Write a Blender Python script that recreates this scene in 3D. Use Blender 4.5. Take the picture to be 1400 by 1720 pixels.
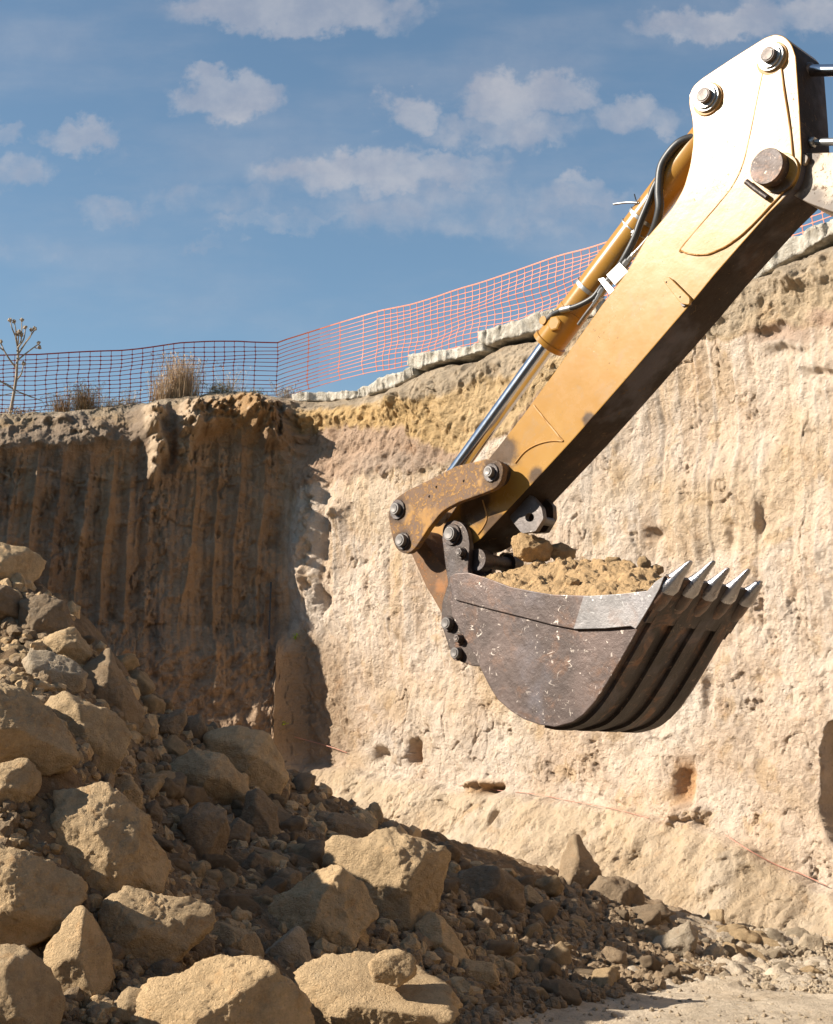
import bpy, bmesh, math, random
import numpy as np
from mathutils import Vector, Matrix

R = math.radians
for o in list(bpy.data.objects):
    bpy.data.objects.remove(o)
scn = bpy.context.scene
COL = scn.collection

# ------------------------------------------------------------------ camera
CAM = np.array([0.0, 0.0, 2.0])
F = 2400.0                      # focal length in photograph pixels
PITCH = math.atan(440 / F)
cd = bpy.data.cameras.new("camera")
cam = bpy.data.objects.new("camera", cd)
COL.objects.link(cam)
cam.location = CAM
cam.rotation_euler = (math.pi / 2 + PITCH, 0, 0)
cd.sensor_fit = 'VERTICAL'
cd.sensor_height = 24
cd.lens = 24 * F / 1720
cd.clip_start = 0.1
cd.clip_end = 2000
scn.camera = cam
scn.render.resolution_x = 833
scn.render.resolution_y = 1024

# ------------------------------------------------------------------ light
SUN_AZ = 80.0      # degrees to the left of straight behind the camera
SUN_EL = 30.0
SH = (math.sin(R(SUN_AZ)), math.cos(R(SUN_AZ)))         # travel, horizontal
sun_to = Vector((-SH[0] * math.cos(R(SUN_EL)), -SH[1] * math.cos(R(SUN_EL)), math.sin(R(SUN_EL))))
ld = bpy.data.lights.new("sun", 'SUN')
ld.energy = 5.0
ld.angle = R(0.5)
ld.color = (1.0, 0.92, 0.80)
sun = bpy.data.objects.new("sun", ld)
COL.objects.link(sun)
sun.rotation_euler = sun_to.to_track_quat('Z', 'Y').to_euler()
sun.location = (-20, -10, 20)

scn.cycles.diffuse_bounces = 2
scn.view_settings.view_transform = 'Standard'
scn.view_settings.look = 'None'
scn.view_settings.gamma = 1
scn.view_settings.use_curve_mapping = False
scn.view_settings.exposure = 1.0

CP, SP = math.cos(PITCH), math.sin(PITCH)
def ray(px, py):
    x = (px - 700) / F; y = (860 - py) / F
    return np.array([x, CP - y * SP, SP + y * CP])
def at(px, py, Y):
    d = ray(px, py)
    return CAM + d * (Y / d[1])
def proj(X, Y, Z):
    Zp = Z - CAM[2]
    d = Y * CP + Zp * SP
    v = -Y * SP + Zp * CP
    return 700 + F * X / d, 860 - F * v / d

# ------------------------------------------------------------------ nodes
def mix(nt, fac, a, b, bt='MIX'):
    m = nt.nodes.new('ShaderNodeMix'); m.data_type = 'RGBA'; m.blend_type = bt
    for i, v in ((0, fac), (6, a), (7, b)):
        if isinstance(v, (int, float)): m.inputs[i].default_value = v
        elif isinstance(v, tuple): m.inputs[i].default_value = (*v, 1)
        else: nt.links.new(v, m.inputs[i])
    return m.outputs[2]
def mth(nt, op, a, b=None, c=None, clamp=False):
    m = nt.nodes.new('ShaderNodeMath'); m.operation = op; m.use_clamp = clamp
    for i, v in enumerate((a, b, c)):
        if v is None: continue
        if isinstance(v, (int, float)): m.inputs[i].default_value = v
        else: nt.links.new(v, m.inputs[i])
    return m.outputs[0]
def ramp(nt, x, lo, hi, a=0.0, b=1.0):
    m = nt.nodes.new('ShaderNodeMapRange'); m.interpolation_type = 'SMOOTHSTEP'
    nt.links.new(x, m.inputs[0])
    for i, v in zip((1, 2, 3, 4), (lo, hi, a, b)): m.inputs[i].default_value = v
    return m.outputs[0]
def noise(nt, vec, scale, detail=4, rough=0.55, dist=0.0):
    n = nt.nodes.new('ShaderNodeTexNoise')
    if vec is not None: nt.links.new(vec, n.inputs['Vector'])
    n.inputs['Scale'].default_value = scale
    n.inputs['Detail'].default_value = detail
    n.inputs['Roughness'].default_value = rough
    n.inputs['Distortion'].default_value = dist
    return n.outputs[0]
def voro(nt, vec, scale, feature='F1', out=0):
    n = nt.nodes.new('ShaderNodeTexVoronoi'); n.feature = feature
    nt.links.new(vec, n.inputs['Vector']); n.inputs['Scale'].default_value = scale
    return n.outputs[out]
def vmap(nt, vec, scale=(1, 1, 1), rot=(0, 0, 0), loc=(0, 0, 0)):
    n = nt.nodes.new('ShaderNodeMapping')
    nt.links.new(vec, n.inputs[0])
    n.inputs['Scale'].default_value = scale; n.inputs['Rotation'].default_value = rot; n.inputs['Location'].default_value = loc
    return n.outputs[0]
def new_mat(name):
    m = bpy.data.materials.new(name); m.use_nodes = True
    nt = m.node_tree; b = nt.nodes['Principled BSDF']
    tc = nt.nodes.new('ShaderNodeTexCoord')
    return m, nt, b, tc.outputs['Object']
def bump(nt, b, h, dist, strength=1.0):
    n = nt.nodes.new('ShaderNodeBump')
    n.inputs['Strength'].default_value = strength
    n.inputs['Distance'].default_value = dist
    nt.links.new(h, n.inputs['Height'])
    nt.links.new(n.outputs[0], b.inputs['Normal'])

# ------------------------------------------------------------------ world: Nishita sky with drifting cumulus
w = bpy.data.worlds.new("World"); scn.world = w; w.use_nodes = True
nt = w.node_tree
bg = nt.nodes['Background']
sky = nt.nodes.new('ShaderNodeTexSky'); sky.sky_type = 'NISHITA'; sky.sun_disc = False
sky.sun_elevation = R(SUN_EL)
# Blender: rotation 0 puts the sun on +Y, turning clockwise seen from above
sky.sun_rotation = math.atan2(-SH[0], -SH[1])
sky.air_density = 1.0; sky.dust_density = 0.1; sky.ozone_density = 1.6
tc = nt.nodes.new('ShaderNodeTexCoord')
sep = nt.nodes.new('ShaderNodeSeparateXYZ'); nt.links.new(tc.outputs['Generated'], sep.inputs[0])
gy = mth(nt, 'MAXIMUM', sep.outputs[1], 0.05)
u = mth(nt, 'DIVIDE', sep.outputs[0], gy)
v = mth(nt, 'DIVIDE', sep.outputs[2], gy)
cmb = nt.nodes.new('ShaderNodeCombineXYZ'); nt.links.new(u, cmb.inputs[0]); nt.links.new(v, cmb.inputs[1])
UV = cmb.outputs[0]
def vn(scale, amt):
    n = nt.nodes.new('ShaderNodeTexNoise'); nt.links.new(UV, n.inputs['Vector']); n.inputs['Scale'].default_value = scale; n.inputs['Detail'].default_value = 6; n.inputs['Roughness'].default_value = .6
    a = nt.nodes.new('ShaderNodeVectorMath'); a.operation = 'SUBTRACT'; nt.links.new(n.outputs['Color'], a.inputs[0]); a.inputs[1].default_value = (.5, .5, .5)
    b = nt.nodes.new('ShaderNodeVectorMath'); b.operation = 'SCALE'; nt.links.new(a.outputs[0], b.inputs[0]); b.inputs['Scale'].default_value = amt
    return b.outputs[0]
_a = nt.nodes.new('ShaderNodeVectorMath'); _a.operation = 'ADD'; nt.links.new(UV, _a.inputs[0]); nt.links.new(vn(40, .05), _a.inputs[1])
UVW = _a.outputs[0]
# px, py, rx, ry, weight
CLOUDS = [(385, 165, 100, 55, 1.0), (350, 120, 48, 30, .7), (445, 155, 50, 30, .6),
          (500, 20, 240, 50, .95), (620, 30, 120, 40, .55), (330, 5, 60, 25, .4),
          (690, 185, 60, 48, .9), (840, 165, 75, 60, .95), (940, 155, 75, 48, .8), (850, 215, 160, 40, .6),
          (1050, 190, 80, 38, .6), (1100, 205, 60, 28, .45),
          (640, 285, 230, 46, .75), (760, 268, 110, 30, .6), (980, 320, 80, 32, .55), (500, 285, 60, 24, .4),
          (130, 232, 75, 42, .75), (125, 205, 35, 20, .4), (30, 290, 60, 45, .6), (10, 222, 38, 26, .5), (190, 262, 50, 20, .3),
          (1210, 45, 170, 42, .8), (1120, 50, 60, 28, .5), (1350, 20, 120, 50, .7),
          (190, 355, 90, 28, .38), (480, 368, 150, 26, .42), (340, 405, 50, 18, .3), (800, 350, 330, 70, .45), (450, 330, 260, 40, .3), (60, 420, 120, 24, .25),
          (620, 360, 90, 24, .3)]
tot = None
for (px, py, rx, ry, wt) in CLOUDS:
    d = ray(px, py); uc, vc = d[0] / d[1], d[2] / d[1]
    mp = nt.nodes.new('ShaderNodeMapping')
    nt.links.new(UVW, mp.inputs[0])
    sx, sy = F / (rx * 1.38), F / (ry * 1.3)
    mp.inputs['Scale'].default_value = (sx, sy, 1)
    mp.inputs['Location'].default_value = (-uc * sx, -vc * sy, 0)
    ln = nt.nodes.new('ShaderNodeVectorMath'); ln.operation = 'LENGTH'; nt.links.new(mp.outputs[0], ln.inputs[0])
    g = ramp(nt, ln.outputs['Value'], 1.0, 0.35, 0.0, wt)
    tot = g if tot is None else mth(nt, 'MAXIMUM', tot, g)
n1 = noise(nt, UV, 30, 8, .6, .15)
n2 = noise(nt, UV, 9, 4, .5)
den = mth(nt, 'ADD', tot, mth(nt, 'MULTIPLY', mth(nt, 'SUBTRACT', n1, .5), 1.1))
den = mth(nt, 'ADD', den, mth(nt, 'MULTIPLY', mth(nt, 'SUBTRACT', n2, .5), .35))
mask = mth(nt, 'MULTIPLY', ramp(nt, den, .12, .86), ramp(nt, tot, 0.02, .3))
thin = mth(nt, 'MULTIPLY', ramp(nt, noise(nt, vmap(nt, UV, (1, 3, 1)), 5, 6, .55), .38, .72), .17)
cover = mth(nt, 'ADD', mth(nt, 'MULTIPLY', mask, .42), thin, clamp=True)
shade = ramp(nt, noise(nt, vmap(nt, UV, (1, 1, 1), loc=(.01, -.02, 0)), 30, 6, .6), .3, .7)
ccol = mix(nt, shade, (3.9, 3.8, 4.2), (5.7, 5.3, 5.2))
skyc = mix(nt, 1.0, sky.outputs[0], (1.12, 1.19, 1.12), 'MULTIPLY')
SKY_COL = skyc
nt.links.new(mix(nt, cover, skyc, ccol), bg.inputs['Color'])
bg.inputs['Strength'].default_value = 0.062

# ------------------------------------------------------------------ numeric noise
_rng = np.random.RandomState(7)
_P = _rng.permutation(4096).astype(np.int64)
_V = _rng.rand(4096).astype(np.float64) * 2 - 1
def vnoise(x, y, z, seed=0):
    xi = np.floor(x).astype(np.int64); yi = np.floor(y).astype(np.int64); zi = np.floor(z).astype(np.int64)
    fx = x - xi; fy = y - yi; fz = z - zi
    fx = fx * fx * fx * (fx * (fx * 6 - 15) + 10); fy = fy * fy * fy * (fy * (fy * 6 - 15) + 10); fz = fz * fz * fz * (fz * (fz * 6 - 15) + 10)
    def h(a, b, c):
        return _V[_P[(_P[(_P[(a + seed * 131) & 4095] + b) & 4095] + c) & 4095]]
    c00 = h(xi, yi, zi) * (1 - fx) + h(xi + 1, yi, zi) * fx
    c10 = h(xi, yi + 1, zi) * (1 - fx) + h(xi + 1, yi + 1, zi) * fx
    c01 = h(xi, yi, zi + 1) * (1 - fx) + h(xi + 1, yi, zi + 1) * fx
    c11 = h(xi, yi + 1, zi + 1) * (1 - fx) + h(xi + 1, yi + 1, zi + 1) * fx
    return (c00 * (1 - fy) + c10 * fy) * (1 - fz) + (c01 * (1 - fy) + c11 * fy) * fz
def fbm(x, y, z, oct=4, gain=.5, seed=0, ridged=False):
    t = 0; a = 1.0; s = 0
    for i in range(oct):
        n = vnoise(x, y, z, seed + i * 7)
        if ridged: n = 1 - 2 * np.abs(n)
        t = t + a * n; s += a; a *= gain
        x = x * 2.03 + 5.1; y = y * 2.03 - 3.7; z = z * 2.03 + 1.3
    return t / s
def sstep(x, a, b):
    t = np.clip((x - a) / (b - a), 0, 1)
    return t * t * (3 - 2 * t)

# ------------------------------------------------------------------ object helpers
def tag(o, label=None, cat=None, group=None, kind=None):
    if label: o['label'] = label
    if cat: o['category'] = cat
    if group: o['group'] = group
    if kind: o['kind'] = kind
    return o
def empty(name, loc):
    o = bpy.data.objects.new(name, None); COL.objects.link(o); o.location = Vector(loc)
    o.empty_display_size = .1
    return o
def link_mesh(name, me, mat, parent=None, loc=None):
    o = bpy.data.objects.new(name, me); COL.objects.link(o)
    if mat and not me.materials: me.materials.append(mat)
    if loc is not None: o.location = Vector(loc)
    if parent is not None:
        o.parent = parent
    return o
def np_mesh(name, verts, faces, smooth=True):
    me = bpy.data.meshes.new(name)
    verts = np.asarray(verts, dtype=np.float32); faces = np.asarray(faces, dtype=np.int32)
    n = faces.shape[1]
    me.vertices.add(len(verts)); me.vertices.foreach_set('co', verts.ravel())
    me.loops.add(faces.size); me.loops.foreach_set('vertex_index', faces.ravel())
    me.polygons.add(len(faces)); me.polygons.foreach_set('loop_start', np.arange(0, faces.size, n, dtype=np.int32))
    me.polygons.foreach_set('use_smooth', np.full(len(faces), smooth))
    me.update(calc_edges=True)
    return me
def grid_faces(nr, nc):
    i = np.arange(nr - 1)[:, None] * nc + np.arange(nc - 1)[None, :]
    return np.stack([i, i + 1, i + nc + 1, i + nc], -1).reshape(-1, 4)
def col_attr(me, col, name='tint'):
    a = me.color_attributes.new(name, 'FLOAT_COLOR', 'POINT')
    c = np.ones((len(col), 4), dtype=np.float32); c[:, :3] = col
    a.data.foreach_set('color', c.ravel())
# ------------------------------------------------------------------ earth materials
def earth_mat(name, base=None, attr=False, dark=.62, light=1.25, gscale=1.0, bumpd=.02, warm=(.75, .5, .28), warmf=.35, streak=0.0, pale=None):
    m, nt, b, vec = new_mat(name)
    if attr:
        a = nt.nodes.new('ShaderNodeAttribute'); a.attribute_name = 'tint'; c = a.outputs['Color']
    else:
        oi = nt.nodes.new('ShaderNodeObjectInfo')
        c = mix(nt, oi.outputs['Random'], base, tuple(x * y for x, y in zip(base, (.78, .80, .84))))
    n_a = noise(nt, vec, 1.7 * gscale, 6, .6, .2)
    n_b = noise(nt, vec, 11 * gscale, 6, .65)
    n_c = noise(nt, vec, 55 * gscale, 5, .7)
    tone = mth(nt, 'ADD', mth(nt, 'MULTIPLY', n_a, .45), mth(nt, 'ADD', mth(nt, 'MULTIPLY', n_b, .35), mth(nt, 'MULTIPLY', n_c, .3)))
    k = ramp(nt, tone, .38, .72, dark, light)
    kc = nt.nodes.new('ShaderNodeCombineColor')
    for i in range(3): nt.links.new(k, kc.inputs[i])
    c = mix(nt, 1.0, c, kc.outputs[0], 'MULTIPLY')
    wn = ramp(nt, noise(nt, vec, 4.5 * gscale, 5, .6, .5), .55, .75, 0, warmf)
    c = mix(nt, wn, c, warm, 'MULTIPLY')
    pn = ramp(nt, noise(nt, vmap(nt, vec, (1, 1, 1), loc=(3, 5, 1)), 7 * gscale, 7, .7, .4), .56, .72, 0, .4)
    c = mix(nt, pn, c, pale or (.70, .60, .47))
    # grains
    sp = ramp(nt, voro(nt, vec, 70 * gscale), .05, .22, .45, 0)
    c = mix(nt, mth(nt, 'MULTIPLY', sp, ramp(nt, noise(nt, vec, 9 * gscale), .5, .65)), c, (.75, .68, .58))
    nt.links.new(c, b.inputs['Base Color'])
    b.inputs['Roughness'].default_value = .95
    b.inputs['Specular IOR Level'].default_value = .15
    h = mth(nt, 'ADD', mth(nt, 'MULTIPLY', noise(nt, vec, 14 * gscale, 8, .7), 1.0), mth(nt, 'MULTIPLY', noise(nt, vec, 48 * gscale, 5, .75), .7))
    pit = ramp(nt, voro(nt, vec, 23 * gscale), .0, .35, -.25, 0)
    h = mth(nt, 'ADD', h, pit)
    bump(nt, b, h, bumpd)
    return m
M_wall = earth_mat('wall_earth', attr=True, dark=.82, light=1.12, bumpd=.06, warm=(.85, .66, .46), warmf=.5, gscale=.55, pale=(.58, .475, .36))
M_floor = earth_mat('floor_earth', attr=True, dark=.7, light=1.2, bumpd=.03, warmf=.2)
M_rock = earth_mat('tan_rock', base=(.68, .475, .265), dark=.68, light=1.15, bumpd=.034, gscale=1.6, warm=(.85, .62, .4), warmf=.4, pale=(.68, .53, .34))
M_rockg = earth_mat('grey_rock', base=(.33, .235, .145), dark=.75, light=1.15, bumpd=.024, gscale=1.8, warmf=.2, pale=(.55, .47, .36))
M_pale = earth_mat('pale_rock', base=(.50, .39, .265), dark=.78, light=1.15, bumpd=.03, gscale=1.6, warmf=.25)
M_soil = earth_mat('bucket_soil', base=(.52, .345, .18), dark=.7, light=1.15, bumpd=.018, gscale=2.6, warm=(.8, .6, .38), warmf=.3, pale=(.50, .35, .19))

# ------------------------------------------------------------------ pit walls
TH_L, TH_R = R(16), R(46)
CX, CY = -2.15, 24.0
RIM = [(-700, 720), (-200, 702), (0, 694), (100, 690), (190, 680), (250, 674), (330, 662), (400, 656), (440, 660), (480, 668), (540, 672), (600, 668), (660, 652),
       (700, 634), (760, 616), (820, 600), (850, 584), (920, 566), (1000, 535), (1100, 508), (1200, 482), (1290, 462), (1340, 440), (1400, 414), (1600, 330), (2200, 60)]
rx_, ry_ = np.array(RIM, float).T
def wall_base(s):
    s = np.asarray(s, float)
    k = sstep(s, -.5, .5)
    lx, ly = CX + s * math.cos(TH_L), CY + s * math.sin(TH_L)
    qx, qy = CX + s * math.cos(TH_R), CY - s * math.sin(TH_R)
    X = np.where(s < 0, lx, qx); Y = np.where(s < 0, ly, qy) - .10 * np.exp(-(s / .45) ** 2)
    nx = (1 - k) * math.sin(TH_L) + k * -math.sin(TH_R); ny = (1 - k) * -math.cos(TH_L) + k * -math.cos(TH_R)
    l = np.hypot(nx, ny)
    return X, Y, nx / l, ny / l
def z_for(X, Y, py):
    return CAM[2] + Y * np.tan(PITCH + np.arctan((860 - py) / F))
def rim_z(s):
    X, Y, _, _ = wall_base(s)
    z = np.full_like(X, 8.5)
    for _ in range(5):
        px, _q = proj(X, Y, z)
        z = z_for(X, Y, np.interp(px, rx_, ry_))
    return z
def lin(px, pts):
    a = np.array(pts, float)
    return np.interp(px, a[:, 0], a[:, 1])

sv = np.concatenate([np.linspace(-30, -6.0, 40)[:-1], np.linspace(-6.0, 11.6, 1240), np.linspace(11.6, 26, 40)[1:]])
vv = np.concatenate([np.linspace(0, 1, 560)])
S, V = np.meshgrid(sv, vv)
X0, Y0, NX, NY = wall_base(S)
RZ = rim_z(sv)
RZ = np.where(sv > 12.5, RZ[np.searchsorted(sv, 12.5)], RZ)
ZT = np.broadcast_to(RZ[None, :], S.shape)
Z = -.6 + (ZT + .6) * V
PX, PY = proj(X0, Y0, Z)
RIMPY = np.interp(PX, rx_, ry_)
D = PY - RIMPY                                  # distance below the rim, photo px (about a centimetre each)
left = sstep(-S, -.1, .35)
right = 1 - left
def fb(f, o=4, seed=0, sx=1, sz=1, **k):
    return fbm(S * f * sx, Z * f * sz, np.zeros_like(S) + seed * 3.3, o, seed=seed, **k)
warp = fb(.9, 3, 1) * 20 + fb(5, 4, 101) * 14
off = -.035 * Z
# foot of the wall spreads into a packed slope below the string line
LEDGE = lin(PX, [(-300, 1330), (300, 1300), (500, 1285), (600, 1292), (700, 1305), (900, 1335), (1100, 1365), (1250, 1410), (1400, 1490), (1700, 1560)]) + warp * .6
below = np.clip((PY - LEDGE) / 100.0, 0, 4)
off = off + (.12 * sstep(PY - LEDGE, 0, 8) + below * .62) * (.35 + .65 * right) + fb(2.2, 5, 30) * .16 * sstep(PY - LEDGE, 0, 40)
# broad shape
off = off + fb(.35, 2, 3) * .22 * (1 - .3 * left) + fb(1.1, 4, 4) * .12
# --- left wall: bucket-tooth grooves
wob = fbm(S * .8, Z * .25, S * 0, 2, seed=9) * .35
def scallop(c, p=.75):
    f = c - np.floor(c)
    return np.abs(np.sin(np.pi * f)) ** p
gid = S * 2.3 + wob * 1.0 + fbm(S * 1.1, Z * .9, S * 0, 2, seed=77) * .12 + vnoise(S * 1.3, S * 0, S * 0, 78) * .5
gamp = .5 + .5 * vnoise(np.floor(gid) * 1.7, np.floor(Z * .45) * 1.0, S * 0, 12)
act = sstep(D, 70, 120) * (1 - sstep(PY, 1000, 1210) * .85)
off = off - left * act * (.04 + .22 * gamp) * (scallop(gid) - .35)
off = off + left * act * (fb(2.0, 5, 212) * .14 + .05 * sstep(fbm(S * .9, Z * 2.4, S * 0, 4, seed=213), .0, .1))
off = off + left * act * .035 * (scallop(S * 9 + wob * 3, .6) - .5)
off = off + left * (fb(3.2, 5, 14) * .10 + fb(9, 5, 15, ridged=True) * .035)
# blocky chunks fallen out of the wall
ch = fbm(S * 1.7, Z * .8, S * 0, 6, .62, seed=21)
off = off - left * (.05 * sstep(ch, .14, .20) + .06 * sstep(ch, .30, .34)) * act
# weathered crumbly top strip of the left wall leans back
top = sstep(-D, -78, 0)
off = off - left * .9 * np.clip((78 - D) / 78, 0, 1) ** 1.2 + left * .10 * sstep(D, 90, 70) * sstep(D, 0, 60)
off = off + (fb(5, 5, 16, ridged=True) * .09 + fb(2.2, 4, 116) * .16) * sstep(-D, -120, -40) * left + fb(5, 4, 16, ridged=True) * .05 * sstep(-D, -120, -40) * right
def blob(px, py, sx, sy, a, p=2):
    return a * np.exp(-(np.abs((PX - px) / sx) ** p + np.abs((PY - py) / sy) ** p))
rough = 1 + .9 * fb(5, 5, 17)
L = 0
for (px, py, sx, sy, a) in [(262, 705, 19, 17, .6), (256, 735, 15, 15, .58), (266, 770, 17, 19, .52), (258, 803, 12, 22, .42),
                            (325, 700, 18, 17, .6), (318, 735, 20, 23, .6), (312, 778, 14, 28, .50), (355, 740, 12, 10, .3),
                            (385, 700, 55, 26, .55), (430, 730, 30, 30, .18), (150, 735, 26, 18, .2), (95, 712, 30, 12, .2)]:
    L = L + blob(px, py, sx, sy, a, 2.6)
rough = np.clip(rough + .5 * fb(9, 4, 217), .2, 2.2)
off = off + L * rough
# --- corner mass and the right wall
off = off + blob(470, 720, 34, 60, .35) * rough - blob(500, 745, 20, 40, .25)
off = off + blob(540, 700, 60, 25, .18)
rough2 = .7 + 1.6 * fb(3.5, 5, 117)
off = off + (blob(512, 860, 12, 45, .16) + blob(515, 960, 10, 60, .14) + blob(563, 860, 11, 30, .14) + blob(552, 950, 9, 50, .10)) * rough2
off = off - blob(538, 900, 10, 90, .10) - blob(541, 1008, 8, 14, .2)
off = off + (.62 * sstep(PY, 1035, 1110) * (1 - sstep(PY, 1270, 1340)) * np.clip((PX + 300) / 770, 0, 1) * (1 - sstep(PX, 478, 512)) + blob(448, 722, 40, 50, .22, 3)) * (.8 + .2 * rough)
soil = sstep(lin(PX, [(480, 835), (600, 828), (700, 800), (850, 745), (1000, 690), (1150, 600), (1400, 560), (2000, 400)]) + warp - PY, -4, 10) * right
off = off + right * soil * (fb(4, 5, 18) * .10 + fb(10, 3, 19) * .035 + .06)
off = off - right * .5 * np.clip((40 - D) / 40, 0, 1) ** 1.3
lime = right * (1 - soil)
wob2 = fbm(S * .5, Z * .2, S * 0, 2, seed=23) * .5
off = off + lime * (.05 * (scallop(S * 1.35 + wob2, .5) - .6) * (1 - sstep(PY, 950, 1200)) + fb(1.6, 5, 24) * .055 + fb(6, 5, 25, ridged=True) * .014)
off = off + right * (fb(11, 5, 127) * .020 + fb(26, 3, 128) * .007) + left * fb(14, 4, 129) * .02
off = off + lime * (fbm(S * 5, Z * .35, S * 0, 3, seed=125, ridged=True) * .022) * (1 - sstep(PY, 1000, 1250)) + lime * fbm(S * 3 + Z * 2.2, Z * .8 - S * .4, S * 0, 4, seed=126) * .05 * sstep(PY, 950, 1150)
# oblique teeth scrapes near the bottom
off = off + lime * .02 * sstep(fbm(S * 4 + Z * 3, Z * 1.2 - S, S * 0, 3, seed=26), .1, .3)
# plucked holes and cracks
hn = fbm(S * 2.6 + Z * .6, Z * 2.0, S * 0, 6, .62, seed=27)
off = off - lime * .025 * sstep(hn, .30, .33) - lime * .05 * sstep(hn, .50, .55)
cr = np.abs(fbm(S * 1.6, Z * 1.0, S * 0, 4, seed=28))
crm = sstep(fbm(S * .7, Z * .7, S * 0, 2, seed=29), .0, .3)
off = off - right * .035 * (1 - sstep(cr, 0, .022)) * crm * 1.6
for (px, py, sx, sy, a) in [(680, 1266, 11, 18, .35), (625, 1268, 12, 12, .18), (828, 1326, 13, 9, .3), (1140, 1318, 14, 34, .16), (1262, 870, 8, 30, .14),
                            (930, 960, 12, 10, .12), (1085, 900, 14, 8, .12), (862, 1375, 4, 14, .15), (1180, 1170, 9, 40, .12), (1300, 620, 40, 10, .10),
                            (1362, 650, 30, 8, .12), (1215, 900, 10, 26, .12), (1270, 590, 22, 9, .16), (650, 1420, 12, 8, .15)]:
    off = off - blob(px, py, sx, sy, a, 3)
for (px, py, sx, sy, a) in [(805, 1318, 20, 9, .2), (1152, 1365, 24, 17, .3), (1250, 1430, 50, 25, .12), (1245, 1490, 22, 16, .12), (660, 700, 26, 14, .12), (1330, 505, 50, 16, .15)]:
    off = off + blob(px, py, sx, sy, a, 2.4) * rough
# recess cut into the right edge to make the dark shadow there
bx = lin(PY, [(1190, 1500), (1212, 1374), (1260, 1366), (1300, 1368), (1350, 1366), (1380, 1378), (1420, 1398), (1440, 1500)]) + warp * .3
shadow_recess = sstep(PX, bx, bx + 8) * sstep(PY, 1195, 1215) * (1 - sstep(PY, 1420, 1440)) * (1 - sstep(PX, 1480, 1520))
off = off - shadow_recess * 2.0
off = off * (1 - sstep(np.abs(S), 13, 16) * .6)
# rim taper
WX = X0 + NX * off; WY = Y0 + NY * off
_tx, _ty = WX[-1], WY[-1]
_pz = rim_z(sv)
for _ in range(4):
    _px, _q = proj(_tx, _ty, _pz)
    _pz = z_for(_tx, _ty, np.interp(_px, rx_, ry_))
_pz = np.where(np.abs(sv - 3) < 10, _pz, RZ)
WZ = Z + ((_pz - RZ)[None, :]) * sstep(V, .55, 1) + fb(6, 3, 33) * .03 + (np.interp(S[0], sv, fbm(sv * 1.9, sv * 0, sv * 0, 4, seed=34)) * .06)[None, :] * V
# ---- colours
c = np.zeros(S.shape + (3,))
def setc(mask, col, nz=0):
    global c
    c = c * (1 - mask[..., None]) + np.array(col)[None, None, :] * mask[..., None]
nA = fb(1.3, 5, 40); nB = fbm(S * 3.2, Z * .5, S * 0, 4, seed=41); nC = fb(3.5, 5, 42)
setc(np.ones_like(S), (.575, .44, .325))
setc(sstep(nA, .0, .45) * .7, (.63, .52, .415))
setc(sstep(-nA, .05, .5) * .65, (.47, .335, .21))
setc(sstep(fbm(S * 5, Z * .35, S * 0, 3, seed=125, ridged=True), .1, .6) * .5 * (1 - sstep(PY, 1000, 1250)), (.64, .55, .46))
setc(sstep(nB, .1, .5) * .5 * (1 - sstep(PY, 1000, 1300)), (.62, .52, .43))
setc(sstep(nC, .2, .45) * .6, (.49, .335, .19))
setc(sstep(fb(.55, 4, 143), .1, .35) * .45, (.52, .375, .225))
setc(sstep(fb(.8, 3, 43), .15, .4) * .5 * sstep(PY, 1000, 1250), (.62, .53, .44))
setc(sstep(PY - LEDGE, -4, 18) * .75, (.49, .37, .24))
setc(sstep(PY - LEDGE, 0, 30) * sstep(fb(1.6, 4, 44), .1, .4) * .6, (.58, .475, .36))
# soil layers on the right
setc(soil, (.40, .275, .19))
och_lo = lin(PX, [(470, 735), (560, 740), (700, 760), (800, 775), (900, 700), (1000, 660), (1400, 600)]) + warp * .8
setc(soil * sstep(och_lo - PY, -3, 10), (.50, .33, .155))
setc(soil * sstep(och_lo - PY, -3, 10) * sstep(PX, 660, 800) * .75, (.52, .37, .21))
setc(soil * sstep(PX, 1020, 1100), (.47, .355, .235))
setc(soil * sstep(PX, 540, 640) * (1 - sstep(PX, 640, 760)) * sstep(PY, 770, 790) * .5, (.36, .29, .23))
gt = lin(PX, [(470, 30), (560, 34), (700, 60), (860, 70), (1000, 70), (1200, 110), (1300, 60), (1400, 50)]) + warp * .6
setc(right * sstep(gt - D, -3, 10), (.40, .31, .215))
setc(blob(1290, 590, 60, 14, .8, 4), (.42, .29, .21)); setc(blob(1375, 565, 40, 14, .8, 4), (.42, .28, .2))
setc(blob(1140, 1312, 16, 42, .9, 3), (.50, .28, .13)); setc(blob(815, 1322, 24, 12, .9, 3), (.48, .29, .14))
setc(blob(680, 1268, 11, 16, .8, 4), (.45, .27, .15))
# left wall
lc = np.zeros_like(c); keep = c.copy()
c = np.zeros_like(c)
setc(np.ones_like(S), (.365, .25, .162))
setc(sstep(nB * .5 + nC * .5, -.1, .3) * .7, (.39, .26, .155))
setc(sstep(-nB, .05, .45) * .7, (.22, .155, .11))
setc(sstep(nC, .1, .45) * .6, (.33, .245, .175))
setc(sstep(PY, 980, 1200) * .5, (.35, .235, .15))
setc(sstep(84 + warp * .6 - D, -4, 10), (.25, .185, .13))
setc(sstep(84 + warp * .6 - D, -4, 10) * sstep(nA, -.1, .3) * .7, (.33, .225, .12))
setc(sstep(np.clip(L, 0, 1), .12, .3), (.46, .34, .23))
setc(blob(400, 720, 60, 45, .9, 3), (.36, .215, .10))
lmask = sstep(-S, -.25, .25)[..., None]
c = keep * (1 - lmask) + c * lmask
setc(blob(528, 1175, 52, 115, .9, 5), (.32, .225, .145))  # shadow in the lower corner painted in as brown
setc(sstep(24 - D, -4, 14) * .5 * left, (.33, .27, .20))
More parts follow.
